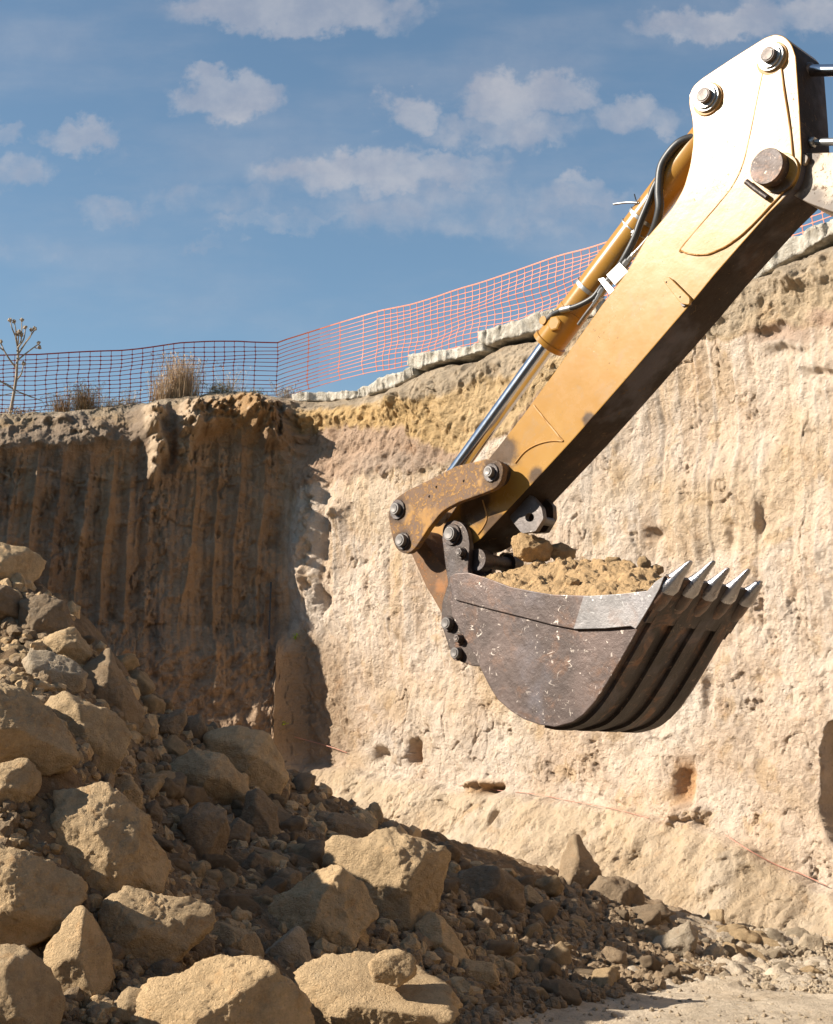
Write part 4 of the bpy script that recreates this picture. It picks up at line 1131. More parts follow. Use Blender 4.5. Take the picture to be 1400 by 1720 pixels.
CPL = [(744, 883, 10), (757, 873, 12), (776, 877, 10), (786, 893, 8), (789, 915), (786, 955), (790, 990), (806, 1060), (806, 1119), (795, 1119, 4), (772, 1111, 5), (755, 1090), (741, 1046, 6), (743, 1012), (753, 980), (749, 955), (743, 905)]
cp_ = plate(CPL, -.075, -.03, M_link, 'coupler_plate', exc, .006)
plate([(x + 40, y + 10, *r_) for x, y, *r_ in CPL], .40, .445, M_link, 'coupler_plate', exc, .006)
for (x, y, r0, r1) in ((760, 897, 18, 12), (776, 928, 10, 7.5), (754, 1047, 13, 10), (772, 1073, 9.5, 7), (769, 1097, 12, 9.5)):
    pin(x + 1, y + 1, -.075, [(r0, .016)], 'washer', M_link, 32)
    pin(x, y, -.09, [(r1, .035), (r1 - 2.5, .04)], 'pin', M_pin if r1 > 9 else M_grey, 6 if r1 < 8 else 24)
lathe(E(762, 897, -.03), E(762, 897, -.03) + PW, [(0, .05), (.45, .05)], 'pin', M_dark, exc)
lathe(E(756, 1047, -.03), E(756, 1047, -.03) + PW, [(0, .05), (.45, .05)], 'pin', M_dark, exc)
# round hinge bosses standing above the soil
lathe(E(802, 940, -.02), E(802, 940, -.02) + PW, [(0, .075), (.09, .075), (.09, .05), (.32, .05), (.32, .075), (.41, .075)], 'hinge_boss', M_link, exc)

# ---- bucket
BK = empty('bucket', (0, 0, 0)); BK.parent = exc
BK['label'] = 'scuffed dark steel bucket with five polished teeth'
KN, KF = -.33, .60
SIDE = [(757, 975, 10), (765, 965, 6), (790, 963, 6), (820, 973), (860, 988), (900, 996), (932, 1001), (996, 1003), (1050, 1000), (1092, 996), (1113, 984), (1092, 1022), (1072, 1056), (1045, 1104), (1020, 1147), (998, 1180), (980, 1200), (962, 1213), (932, 1221), (905, 1217), (880, 1208), (858, 1194), (836, 1175), (822, 1152), (812, 1132), (796, 1098), (778, 1066), (760, 1036), (755, 1005)]
SIDE_FLAT = [(x, y) for x, y, *_ in SIDE]
def bplate(poly, k0, k1, mat, name, bev=.004):
    o = plate(poly, k0, k1, mat, name, BK, bev); return o
# points traced on the near face; the far side uses the same real outline moved across the width
def real_plate(poly, ktrace, k0, k1, mat, name, bev=.004):
    bm = bmesh.new(); pts = rounded(poly)
    vs = [bm.verts.new(E(x, y, ktrace) + PW * (k0 - ktrace)) for x, y in pts]
    f = bm.faces.new(vs); r_ = bmesh.ops.extrude_face_region(bm, geom=[f])
    nv = [g for g in r_['geom'] if isinstance(g, bmesh.types.BMVert)]
    bmesh.ops.translate(bm, vec=Vector(PW * (k1 - k0)), verts=nv)
    if bev:
        es = [e for e in bm.edges if len(e.link_faces) == 2 and any(len(q.verts) > 4 for q in e.link_faces)]
        bmesh.ops.bevel(bm, geom=es, offset=bev, segments=2, profile=.6, affect='EDGES')
    return finish(bm, name, mat, BK, R(35))
real_plate(SIDE, KN, KN, KN + .028, M_bucket, 'side_plate')
real_plate(SIDE, KN, KF - .028, KF, M_bucket, 'side_plate')
CUT = [(757, 972, 8), (765, 964, 6), (790, 962, 6), (820, 971), (860, 986), (900, 994), (932, 999), (996, 1001), (1050, 998), (1092, 993), (1105, 978), (1120, 968), (1112, 990), (1098, 1015), (1083, 1040), (1072, 1057), (1064, 1052), (1020, 1056), (972, 1058), (930, 1050), (880, 1037), (820, 1022), (764, 1007, 6)]
real_plate(CUT, KN, KN - .018, KN - .001, M_bucket, 'side_cutter', .005)
real_plate(CUT, KN, KF + .001, KF + .018, M_bucket, 'side_cutter', .005)
M_wear = steel_mat('scraped_wear_steel', (.20, .185, .18), (.62, .60, .57), .7, .48, .35, .35, seed=9)
PC = [(985, 1002), (1050, 998), (1092, 993), (1105, 978), (1120, 968), (1112, 990), (1098, 1015), (1083, 1040), (1072, 1057), (1064, 1052), (1020, 1056), (968, 1057)]
real_plate(PC, KN, KN - .026, KN - .019, M_wear, 'wear_plate', .003)
# wrapper shell
def strip(path, t_out, t_in, k0, k1, mat, name, nk=2, wob=0, n_s=6):
    P2 = cr_spline([E(x, y, KN) for x, y in path], n_s)
    n_ = len(P2); bm = bmesh.new()
    nor = []
    for i in range(n_):
        d = P2[min(i + 1, n_ - 1)] - P2[max(i - 1, 0)]; d /= np.linalg.norm(d); nor.append(np.cross(d, PW))
    cen = np.mean(P2, axis=0)
    if sum((q @ (p - cen)) for p, q in zip(P2, nor)) < 0: nor = [-q for q in nor]
    ks = np.linspace(k0, k1, nk)
    O_ = [[bm.verts.new(P2[i] + nor[i] * t_out + PW * (k - KN)) for i in range(n_)] for k in ks]
    I_ = [[bm.verts.new(P2[i] - nor[i] * t_in + PW * (k - KN)) for i in range(n_)] for k in ks]
    for a in range(nk - 1):
        for i in range(n_ - 1):
            bm.faces.new((O_[a][i], O_[a][i + 1], O_[a + 1][i + 1], O_[a + 1][i])); bm.faces.new((I_[a][i + 1], I_[a][i], I_[a + 1][i], I_[a + 1][i + 1]))
        for e in (0, n_ - 1): bm.faces.new((O_[a][e], O_[a + 1][e], I_[a + 1][e], I_[a][e]))
    for a in (0, nk - 1):
        for i in range(n_ - 1): bm.faces.new((O_[a][i], O_[a][i + 1], I_[a][i + 1], I_[a][i]))
    return finish(bm, name, mat, BK, R(35))
WRAP = SIDE_FLAT[10:] + [(757, 975)]
strip(WRAP, -.003, .025, KN + .026, KF - .026, M_under, 'bucket_shell')
for i in range(4):
    kc_ = KN + .93 * (i + .5) / 4 + .0
    strip([(1090, 1026), (1072, 1057), (1045, 1104), (1020, 1147), (998, 1180), (980, 1200), (962, 1212), (932, 1220), (905, 1216)], .022, .002, kc_ - .055, kc_ + .055, M_under, 'wear_strip')
strip([(1122, 966), (1113, 983), (1092, 1022), (1080, 1042)], .022, .012, KN - .002, KF + .002, M_under, 'cutting_edge')
# teeth
def sect(c0, u_, v_, hu, hv, n_=16, p=3.2):
    out = []
    for q in np.linspace(0, 2 * np.pi, n_, endpoint=False):
        cx_, sy_ = math.cos(q), math.sin(q)
        out.append(c0 + u_ * hu * math.copysign(abs(cx_) ** (2 / p), cx_) + v_ * hv * math.copysign(abs(sy_) ** (2 / p), sy_))
    return out
def loft(secs, name, mat, parent):
    bm = bmesh.new(); R_ = [[bm.verts.new(p) for p in s_] for s_ in secs]; n_ = len(R_[0])
    for a, b in zip(R_, R_[1:]):
        for i in range(n_): bm.faces.new((a[i], a[(i + 1) % n_], b[(i + 1) % n_], b[i]))
    bm.faces.new(R_[0][::-1]); bm.faces.new(R_[-1])
    return finish(bm, name, mat, parent, R(45))
A0, B0 = E(1101, 1001, KN), E(1151, 939, KN)
tdir = (B0 - A0); TL = np.linalg.norm(tdir); tdir /= TL; tn = np.cross(tdir, PW); tn /= np.linalg.norm(tn)
if tn[2] < 0: tn = -tn
rt = random.Random(2)
for i in range(5):
    k = [0.045, .255, .465, .675, .885][i]
    b0 = A0 + PW * k
    fudge = [0, .03, .0, .02, -.05][i]
    adp = [sect(b0 - tdir * .09, PW, tn, .062, .045), sect(b0 - tdir * .02, PW, tn, .066, .055), sect(b0 + tdir * .07, PW, tn, .055, .050), sect(b0 + tdir * .10, PW, tn, .042, .036)]
    loft(adp, 'tooth_adapter', M_link, BK)
    tl = TL + fudge; yaw = PW * rt.uniform(-.01, .01)
    prof = [(.055, .060, .050), (.09, .062, .056), (.12, .056, .048), (.17, .040, .033), (.22, .029, .022), (tl - .015, .020, .012), (tl, .013, .006)]
    loft([sect(b0 + tdir * t + tn * (-.01 * (t / tl) ** 2) + yaw * t / tl, PW, tn, a, b) for t, a, b in prof], 'tooth', M_polish, BK)

# ---- boom stub and arm cylinder leaving the frame
BOOM = [(1318, 262), (1350, 257), (1400, 256), (1560, 235), (1800, 235), (1800, 520), (1560, 418), (1400, 357), (1358, 342, 10), (1330, 326, 8)]
M_boom = paint_mat('peeling_boom_paint', (.48, .37, .25), .3, .5, .45, (.16, .09, .05), 11.0,
                    spots=[(E(1345, 300, .05), .10), (E(1362, 340, .05), .12), (E(1400, 356, .05), .10), (E(1365, 262, .05), .06), (E(1450, 375, .05), .12)])
plate(BOOM, .055, .315, M_boom, 'boom', exc, .006)
plate([(1346, 257, 6), (1360, 262, 8), (1352, 277, 6), (1338, 280)], .02, .05, M_boom, 'boom_washer', exc, .003)
rodA, rodB = E(1338, 119, .17), E(1850, 112, .17)
lathe(rodA, rodB, [(0, .036), (np.linalg.norm(rodB - rodA), .036)], 'arm_cylinder_rod', M_chrome, exc, 40)
lathe(E(1352, 119, .17), E(1364, 119, .17), [(0, .05), (.04, .05), (.05, .036)], 'rod_eye', M_dark, exc)
fa, fb_ = E(1358, 239, .12), E(1372, 239, .12)
lathe(fa, fb_, [(0, .032), (.045, .032)], 'pipe_fitting', M_silver, exc, 6)
fa, fb_ = E(1371, 239, .12), E(1850, 225, .12)
lathe(fa, fb_, [(0, .018), (.03, .018), (.031, .023), (2.0, .023)], 'hydraulic_pipe', M_silver, exc, 20)

# ------------------------------------------------------------------ soil carried in the bucket
nu, nk_ = 330, 240
xs_ = np.linspace(790, 1108, nu); ks_ = np.linspace(KN + .03, KF - .03, nk_)
rim_y = np.interp(xs_, [790, 820, 860, 900, 932, 996, 1050, 1092, 1113], [966, 975, 990, 998, 1003, 1005, 1002, 998, 986])
base_pts = np.array([E(x, y, KN) for x, y in zip(xs_, rim_y)])
heap_h = np.interp(xs_, [790, 820, 870, 930, 990, 1050, 1080, 1108], [.07, .18, .28, .28, .23, .15, .11, .07])
kk_ = (ks_ - ks_[0]) / (ks_[-1] - ks_[0])
prof_k = np.interp(kk_, [0, .08, .3, .6, .85, 1], [0.0, .16, .6, 1.0, .8, .25])
SV = base_pts[None] + PW[None, None] * (ks_ - KN)[:, None, None]
hh = heap_h[None] * prof_k[:, None]
q1, q2 = SV @ PE, SV @ PW
crag = fbm(q1 * 5, q2 * 5, q1 * 0, 5, .55, seed=80) * .075 + fbm(q1 * 14, q2 * 14, q1 * 0, 4, .55, seed=81) * .026 + sstep(vnoise(q1 * 12, q2 * 12, q1 * 0, 82), .2, .5) * .022 + fbm(q1 * 40, q2 * 40, q1 * 0, 3, .6, seed=84) * .012 * sstep(vnoise(q1 * 4, q2 * 4, q1 * 0, 85), -.3, .4) + sstep(vnoise(q1 * 19, q2 * 19, q1 * 0, 83), .2, .5) * .018
edge = np.minimum(1, np.minimum(kk_, 1 - kk_)[:, None] / .10)
SV[..., 2] += -.02 + hh + crag * edge * .8
fr = np.linspace(0, 1, nk_)
me = np_mesh('soil', SV.reshape(-1, 3), grid_faces(nk_, nu))
tag(link_mesh('soil', me, M_soil), 'crumbly ochre soil heaped in the excavator bucket', 'soil', kind='stuff')
def clod(px, py, k, rpx, label, sx=1.0, sy=1.0, seed=1, sub=5):
    P = E(px, py, k); s_ = PXM(px, py, k)
    an = np.linspace(-np.pi, np.pi, 96, endpoint=False)
    r_ = (1 + .1 * np.cos(2 * an + seed) + .06 * np.cos(3 * an)) * rpx * s_ / np.sqrt((np.cos(an) / sx) ** 2 + (np.sin(an) / sy) ** 2)
    uv, vu, wv = view_frame(P)
    me = rock_mesh('soil_clod', an, r_, rpx * s_ * .95, 500 + seed, sub, 1.3, 9, .66)
    o = link_mesh('soil_clod', me, M_soil)
    o.matrix_world = Matrix(((uv[0], vu[0], wv[0], P[0]), (uv[1], vu[1], wv[1], P[1]), (uv[2], vu[2], wv[2], P[2]), (0, 0, 0, 1)))
    tag(o, label, 'soil clod', 'clods riding on the bucket load')
clod(892, 921, .18, 29, 'largest pale clod right under the lifting eye plates', 1.15, .9, 1)
clod(942, 928, .35, 20, 'dark-topped clod right of the largest one on the bucket load', 1.3, .8, 2, 4)
clod(1082, 948, .45, 13, 'knobby clod on the bucket load near the second tooth', 1, 1, 3, 4)
clod(1102, 958, .50, 12, 'low clod on the bucket load just behind the first tooth', 1.1, .9, 4, 4)
clod(1028, 945, .35, 14, 'small clod on the bucket load midway to the teeth', 1.1, .8, 5, 4)
clod(853, 935, .40, 11, 'darkish clod on the bucket load behind the hinge boss', 1.3, .7, 6, 4)
clod(962, 978, -.12, 10, 'little clod half sunk in the front slope of the bucket load', 1.2, .9, 7, 4)

# ------------------------------------------------------------------ things along the rim
TOPX, TOPY = proj(WX[-1], WY[-1], WZ[-1])
ordr = np.argsort(sv)
def rim_s(px):
    m_ = (sv > -12) & (sv < 14)
    return float(np.interp(px, TOPX[m_], sv[m_]))
def rim_point(px, back=0.0):
    s_ = rim_s(px)
    i = int(np.argmin(np.abs(sv - s_)))
    return np.array([WX[-1, i] - NX[-1, i] * back, WY[-1, i] - NY[-1, i] * back, WZ[-1, i]]), np.array([NX[-1, i], NY[-1, i], 0])
# broken concrete slabs lining the right-hand rim
def concrete(name='broken_concrete'):
    m, nt, b, vec = new_mat(name)
    n1 = noise(nt, vec, 9, 7, .7); n2 = noise(nt, vec, 45, 5, .7)
    c = mix(nt, ramp(nt, n1, .35, .65), (.40, .35, .28), (.60, .55, .47))
    c = mix(nt, ramp(nt, n2, .56, .66, 0, .6), c, (.36, .31, .25))
    nt.links.new(c, b.inputs['Base Color']); b.inputs['Roughness'].default_value = .95; b.inputs['Specular IOR Level'].default_value = .2
    bump(nt, b, mth(nt, 'ADD', n1, mth(nt, 'MULTIPLY', n2, .6)), .05)
    return m
M_conc = concrete()
def slab(top, bot, label, depth=.7, seed=0, back=.0):
    n_ = 90; m_ = 16
    xs = np.linspace(max(top[0][0], bot[0][0]), min(top[-1][0], bot[-1][0]), n_)
    ty = lin(xs, top); by = lin(xs, bot); rows = []
    front = []
    for x, a, b in zip(xs, ty, by):
        rp, nn = rim_point(x, back)
        d = ray(x, 500); yy = rp[1]
        front.append((at(x, a, yy) + nn * .12, at(x, b, yy) + nn * .12, nn))
    ring = []
    for j in range(m_):                                     # bottom back -> front -> top back
        r_ = []
        for (a, b, nn) in front:
            if j < 4: p = b - nn * depth * (1 - j / 4)
            elif j < 11: p = b + (a - b) * (j - 4) / 6.0
            else: p = a - nn * depth * (j - 10) / 5
            r_.append(p)
        ring.append(r_)
    G = np.array(ring)
    nz = fbm(G[..., 0] * 5 + seed, G[..., 1] * 5, G[..., 2] * 5, 5, .6, seed=90)
    nz2 = fbm(G[..., 0] * 3 + seed, G[..., 1] * 3, G[..., 2] * 3, 2, seed=91)
    nns = np.array([f[2] for f in front])
    G += nns[None] * (nz * .07 + nz2 * .08)[..., None]; G[..., 2] += nz * .03
    ctr0, ctr1 = G[:, 0].mean(0), G[:, -1].mean(0)
    v_ = np.vstack([G.reshape(-1, 3), ctr0[None], ctr1[None]])
    f4 = grid_faces(m_, n_); N0 = m_ * n_
    quads = list(map(tuple, f4))
    for j in range(m_):
        j2 = (j + 1) % m_
        if j2: 
            quads.append((j * n_, j2 * n_, N0, N0)); quads.append((j2 * n_ + n_ - 1, j * n_ + n_ - 1, N0 + 1, N0 + 1))
    for i in range(n_ - 1): quads.append(((m_ - 1) * n_ + i, (m_ - 1) * n_ + i + 1, i + 1, i))
    me = bpy.data.meshes.new('concrete_slab'); me.from_pydata([tuple(p) for p in v_], [], [q if q[2] != q[3] else q[:3] for q in [tuple(int(z) for z in q) for q in quads]]); me.update()
    for p_ in me.polygons: p_.use_smooth = True
    bm_ = bmesh.new(); bm_.from_mesh(me); bmesh.ops.recalc_face_normals(bm_, faces=bm_.faces); bm_.to_mesh(me); bm_.free()
    tag(link_mesh('concrete_slab', me, M_conc), label, 'concrete slab', 'broken concrete slabs along the rim')
slab([(492, 664), (560, 660), (612, 658)], [(492, 678), (560, 676), (612, 671)], 'lowest thin pale concrete strip beside the fence corner', .8, 1)
slab([(610, 657), (640, 640), (670, 630), (704, 620)], [(610, 672), (640, 662), (670, 651), (704, 634)], 'sloping concrete piece leading up from the thin strip', .8, 2)
slab([(692, 598), (720, 594), (770, 586), (822, 577)], [(692, 617), (706, 622), (732, 612), (790, 600), (822, 591)], 'flat broken concrete slab in the middle of the stepped row', .9, 3)
slab([(811, 560), (835, 553), (880, 540), (960, 515), (1010, 500)], [(811, 577), (826, 582), (845, 576), (880, 566), (920, 556), (960, 548), (1010, 530)], 'thick cracked concrete slab passing behind the hydraulic cylinder', .9, 4)
slab([(1270, 452), (1300, 430), (1340, 402), (1400, 372), (1520, 320)], [(1270, 474), (1300, 458), (1340, 432), (1400, 400), (1520, 360)], 'long bright concrete slab at the right frame edge under the boom', .9, 5)

# fence
def fence_mat(name, col):
    m, nt, b, vec = new_mat(name)
    nt.links.new(mix(nt, noise(nt, vec, 3, 4), col, tuple(x * .8 for x in col)), b.inputs['Base Color'])
    b.inputs['Roughness'].default_value = .5
    tr = nt.nodes.new('ShaderNodeBsdfTranslucent'); tr.inputs[0].default_value = (*col, 1)
    mx = nt.nodes.new('ShaderNodeMixShader'); mx.inputs[0].default_value = .2
    nt.links.new(b.outputs[0], mx.inputs[1]); nt.links.new(tr.outputs[0], mx.inputs[2])
    nt.links.new(mx.outputs[0], nt.nodes['Material Output'].inputs[0])
    return m
M_net = fence_mat('orange_plastic_net', (.66, .15, .05)); M_net_shade = fence_mat('shaded_orange_net', (.42, .055, .045))  # second one is the same orange net with its shade mixed into the colour
FT = [(-400, 612), (0, 597), (60, 596), (100, 593), (200, 588), (300, 577), (400, 574), (466, 575), (468, 573), (560, 545), (640, 522), (690, 510), (740, 496), (800, 478), (880, 452), (960, 425), (1020, 405), (1100, 380), (1400, 270), (1700, 160)]
fen = empty('safety_fence', (rim_point(466, .5)[0]))
tag(fen, 'orange plastic mesh barrier fence strung along the pit rim', 'fence')
def fence_panel(s0, s1, cell, nrow, pitch, mat, label):
    bm = bmesh.new(); org = fen.location
    ncol = int(round((s1 - s0) / cell)); sub = 3
    ss = np.linspace(s0, s1, ncol * sub + 1)
    pts = []
    for i, s_ in enumerate(ss):
        X, Y, nx, ny = wall_base(np.array([s_])); b_ = np.array([X[0] - nx[0] * 1.6, Y[0] - ny[0] * 1.6])
        px, _ = proj(b_[0], b_[1], 8.5); z_ = z_for(b_[0], b_[1], np.interp(px, *np.array(FT, float).T))
        col_ = []
        for j in range(nrow):
            sag = .012 * math.sin(s_ * 3.1 + j * .6) + .02 * float(vnoise(np.array([s_ * 1.1]), np.array([j * .3]), np.array([0.]), 95)[0])
            dx = .05 * float(vnoise(np.array([s_ * .8]), np.array([j * .35]), np.array([2.]), 96)[0]) * (j / nrow)
            out = .06 * float(vnoise(np.array([s_ * .7]), np.array([j * .25]), np.array([4.]), 97)[0]) * math.sin(j / nrow * 3)
            t_ = np.array([-ny[0], nx[0]])
            q = b_ + t_ * dx + np.array([nx[0], ny[0]]) * out
            col_.append(np.array([q[0], q[1], z_ - j * pitch + sag - (.02 if j else 0)]))
        pts.append((col_, np.array([nx[0], ny[0], 0.])))
    def bar(a, b, wdt, nn, th=.004):
        d = b - a; d = d / np.linalg.norm(d); sd = np.cross(d, nn); sd /= np.linalg.norm(sd)
        v8 = [bm.verts.new(p + sd * w1 * wdt * .5 + nn * t1 * th) for p in (a, b) for w1, t1 in ((-1, -1), (1, -1), (1, 1), (-1, 1))]
        for q in ((0, 1, 5, 4), (1, 2, 6, 5), (2, 3, 7, 6), (3, 0, 4, 7)): bm.faces.new([v8[z] for z in q])
    for i in range(len(pts) - 1):
        for j in range(nrow):
            bar(pts[i][0][j], pts[i + 1][0][j], .022 if j == 0 else .011, pts[i][1])
    for i in range(0, len(pts), sub):
        for j in range(nrow - 1):
            bar(pts[i][0][j], pts[i][0][j + 1], .010, pts[i][1])
        for j in range(nrow):                                     # thick nodes
            p = pts[i][0][j]; t_ = np.array([-pts[i][1][1], pts[i][1][0], 0.])
            bar(p - t_ * .016, p + t_ * .016, .022, pts[i][1], .005)
    o = finish(bm, 'mesh_panel', mat, fen, None, org); o['label'] = label
sL = rim_s(466)
fence_panel(sL - 7.0, sL, .185, 14, .077, M_net_shade, 'shaded dull red stretch of netting left of the corner')
fence_panel(sL, sL + 12.5, .17, 15, .077, M_net, 'bright orange stretch of netting right of the corner')

# dry plants
def leaf_mat(name, a, b_):
    m, nt, b, vec = new_mat(name)
    nt.links.new(mix(nt, ramp(nt, noise(nt, vec, 9, 3), .35, .65), a, b_), b.inputs['Base Color']); b.inputs['Roughness'].default_value = .8
    return m
M_straw = leaf_mat('dry_straw', (.34, .215, .115), (.50, .345, .20))
M_brush = leaf_mat('grey_green_brush', (.13, .12, .05), (.27, .20, .11))
M_rust = leaf_mat('rusty_dead_leaves', (.22, .12, .05), (.34, .21, .10))
M_thist = leaf_mat('dead_thistle', (.20, .145, .10), (.32, .25, .18))
M_green = leaf_mat('fresh_weed', (.30, .42, .03), (.42, .50, .04))
def tuft(name, px, wpx, hpx, count, mat, label, cat, back=.25, lean=.12, droop=.3, seed=0, wd=.004, dz=0.0):
    rr = random.Random(seed); P, nn = rim_point(px, back); s_ = P[1] / F
    P = P + np.array([0, 0, dz - .05])
    v_, f_ = [], []
    t_ = np.array([-nn[1], nn[0], 0.])
    for i in range(count):
        b0 = P + t_ * rr.gauss(0, .34) * wpx * s_ * .5 + nn * rr.gauss(0, .06)
        h = hpx * s_ * (.35 + .65 * rr.random() ** .8)
        ang = rr.gauss(0, lean); an2 = rr.gauss(0, lean)
        d = t_ * ang + nn * an2 + np.array([0, 0, 1.]); cv = t_ * rr.gauss(0, droop) + nn * rr.gauss(0, droop)
        side = np.array([rr.uniform(-1, 1), rr.uniform(-1, 1), 0]); side /= np.linalg.norm(side) + 1e-6
        w_ = wd * rr.uniform(.7, 1.5); k0 = len(v_)
        for q in range(4):
            t = q / 3; c_ = b0 + d * h * t + cv * h * t * t * .5
            v_ += [c_ - side * w_ * (1 - t * .8), c_ + side * w_ * (1 - t * .8)]
        for q in range(3): f_.append((k0 + 2 * q, k0 + 2 * q + 1, k0 + 2 * q + 3, k0 + 2 * q + 2))
        if i % 3 == 0:                                    # seed head
            c_ = v_[-1]; k0 = len(v_)
            for q in range(3):
                e = c_ + np.array([rr.gauss(0, .012), rr.gauss(0, .012), rr.uniform(0, .05)])
                v_ += [e + side * .006, e - side * .006, e + np.array([0, 0, .022]), e + np.array([0, 0, .022]) + side * .006]
                f_.append((k0 + 4 * q, k0 + 4 * q + 1, k0 + 4 * q + 2, k0 + 4 * q + 3))
    v_ = np.array(v_) - P
    me = np_mesh(name, v_, f_, False)
    tag(link_mesh(name, me, mat, None, P), label, cat)
tuft('dry_grass', 306, 84, 88, 900, M_straw, 'tall straw-coloured grass clump standing before the netting', 'dry grass', lean=.10, seed=1)
tuft('dry_grass', 272, 40, 52, 260, M_straw, 'shorter straw clump leaning on the left of the tall grass clump', 'dry grass', lean=.16, seed=2)
tuft('dead_shrub', 145, 55, 52, 420, M_rust, 'brown dead shrub with green tips left of the grass clumps', 'shrub', lean=.35, seed=3)
tuft('dead_shrub', 140, 40, 60, 150, M_brush, 'thin greenish sprigs growing out of the brown dead shrub', 'shrub', lean=.22, seed=4)
tuft('dead_shrub', 104, 46, 45, 330, M_rust, 'reddish brown dead shrub right of the thistle', 'shrub', lean=.3, seed=5)
tuft('weed', 392, 30, 62, 70, M_straw, 'wispy pale weed poking above the netting right of the grass', 'weed', lean=.25, seed=6, wd=.003)
tuft('low_bush', 372, 60, 24, 420, M_brush, 'low dark bush at the rim under the wispy weed', 'bush', lean=.6, seed=7)
tuft('low_bush', 430, 46, 14, 260, M_brush, 'flat dark green growth on the rim near the fence corner', 'bush', lean=.7, seed=8)
tuft('weed', 478, 30, 30, 260, M_thist, 'pale fluffy dead weed at the fence corner', 'weed', lean=.5, seed=9)
tuft('dry_grass', 205, 120, 18, 420, M_straw, 'thin fringe of short dry grass between shrubs and grass clump', 'dry grass', lean=.5, seed=10)
tuft('dry_grass', 40, 120, 16, 420, M_rust, 'short withered grass around the foot of the thistle', 'dry grass', lean=.5, seed=11)
tuft('dry_grass', 222, 30, 34, 60, M_straw, 'sparse blades of dry grass just left of the shorter straw clump', 'dry grass', lean=.2, seed=12)

# thistle
def rimP(px, py, back=.35):
    rp, nn = rim_point(min(max(px, -60), 500), back); return at(px, py, rp[1])
TB = rimP(18, 690)
th = empty('dead_thistle', TB); tag(th, 'dead branching thistle with round seed heads at the far left of the rim', 'thistle')
bm = bmesh.new()
BR = [([(16, 700), (20, 680), (27, 640), (29, 612), (31, 590), (27, 566)], .020), ([(27, 566), (21, 552), (18, 541)], .010), ([(28, 572), (27, 555), (25, 543)], .009), ([(29, 590), (36, 570), (37, 541)], .010), ([(30, 585), (40, 570), (43, 553)], .010),
      ([(30, 596), (44, 575), (58, 555)], .012), ([(44, 575), (52, 565), (53, 556)], .007), ([(31, 604), (46, 592), (58, 583), (65, 578)], .011), ([(58, 583), (62, 585), (66, 583)], .007), ([(28, 618), (18, 606), (8, 590), (2, 577)], .012), ([(8, 590), (-4, 580), (-10, 570)], .008),
      ([(27, 640), (36, 628), (40, 612)], .010), ([(25, 655), (12, 645), (-5, 640)], .009), ([(30, 590), (31, 575), (32, 560)], .009), ([(0, 640), (25, 655), (50, 665), (72, 674)], .007), ([(0, 665), (30, 660), (55, 668)], .006)]
for pts_, r_ in BR:
    P_3 = [rimP(x, y, .35 + .06 * math.sin(i * 2 + x)) for i, (x, y) in enumerate(pts_)]
    cs = cr_spline(P_3, 5); add_tube(bm, cs, list(np.linspace(r_ * 1.5, r_ * .9, len(cs))), 6)
finish(bm, 'stem', M_thist, th, R(60), TB)
for (x, y) in [(17, 538), (24, 540), (37, 537), (43, 550), (59, 552), (53, 554), (65, 576), (67, 583), (1, 574), (-10, 568), (33, 557), (40, 610), (29, 560), (36, 562), (-2, 640)]:
    P = rimP(x, y); v_, f_ = ICO[2]
    vv2 = v_ * .034 * (1 + .25 * np.random.RandomState(int(x + 90)).randn(len(v_), 1))
    me = np_mesh('seed_head', vv2 * [1, 1, 1.1], f_, False); link_mesh('seed_head', me, M_thist, th, P - TB)

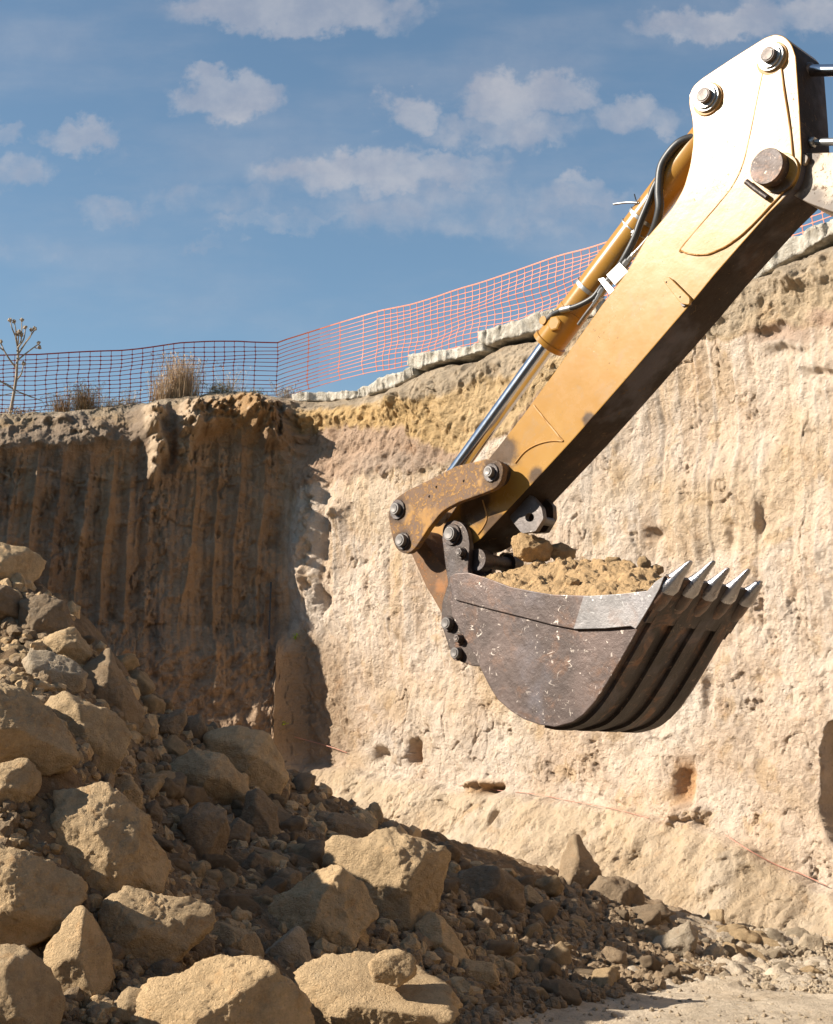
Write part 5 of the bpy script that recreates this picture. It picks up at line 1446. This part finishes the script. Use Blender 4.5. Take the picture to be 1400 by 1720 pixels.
# rod, string line and weeds on the wall
def wall_line(pts_, r_, name, mat, label, cat, out=.06, n_=6):
    P_3 = [wall_pt(x, y, out) for x, y in pts_]
    bm = bmesh.new(); cs = cr_spline(P_3, n_); add_tube(bm, cs, r_, 6)
    org = P_3[0]
    tag(finish(bm, name, mat, None, R(60), org), label, cat)
a_, b_ = wall_pt(443, 1236, .05), wall_pt(456, 978, .06)
bm = bmesh.new(); add_tube(bm, [a_, (a_ + b_) / 2 + np.array([.01, 0, 0]), b_], .014, 10)
for q in np.linspace(.1, .9, 9):
    c0 = a_ + (b_ - a_) * q; add_tube(bm, [c0, c0 + (b_ - a_) * .004], .017, 10)
tag(finish(bm, 'measuring_rod', M_rub, None, R(40), a_), 'thin black rod leaning upright against the shaded wall', 'rod')
def string_mat():
    m, nt, b, vec = new_mat('pink_string'); b.inputs['Base Color'].default_value = (.62, .20, .17, 1); b.inputs['Roughness'].default_value = .7
    nt.links.new(mix(nt, noise(nt, vec, 40, 2), (.55, .26, .19), (.46, .19, .13)), b.inputs['Base Color']); return m
M_str = string_mat()
wall_line([(500, 1238), (530, 1246), (560, 1255), (588, 1264)], .006, 'string_line', M_str, 'pink string at the wall corner emerging from the shade', 'string')
wall_line([(770, 1318), (830, 1326), (900, 1334), (960, 1344), (1030, 1358), (1095, 1374)], .004, 'string_line', M_str, 'faint pink string above the packed slope under the bucket', 'string', .05)
wall_line([(1225, 1402), (1260, 1424), (1310, 1452), (1350, 1468), (1395, 1486)], .0055, 'string_line', M_str, 'slanting pink string near the right frame edge', 'string', .08)
for (x, y, lab, sd) in ((503, 1068, 'tiny bright green weed high in the shaded corner', 1), (481, 1216, 'tiny bright green weed low beside the measuring rod', 2)):
    P = wall_pt(x, y, .06); rr = random.Random(sd); v_, f_ = [], []
    for i in range(16):
        c_ = np.array([rr.gauss(0, .03), rr.gauss(0, .02), rr.gauss(0, .025)]); a = np.array([rr.uniform(-1, 1), rr.uniform(-1, 1), rr.uniform(-1, 1)]) * .03; b = np.array([rr.uniform(-1, 1), rr.uniform(-1, 1), rr.uniform(-1, 1)]) * .02
        k0 = len(v_); v_ += [c_ - a, c_ + b, c_ + a, c_ - b]; f_.append((k0, k0 + 1, k0 + 2, k0 + 3))
    tag(link_mesh('weed', np_mesh('weed', v_, f_, False), M_green, None, P), lab, 'weed')
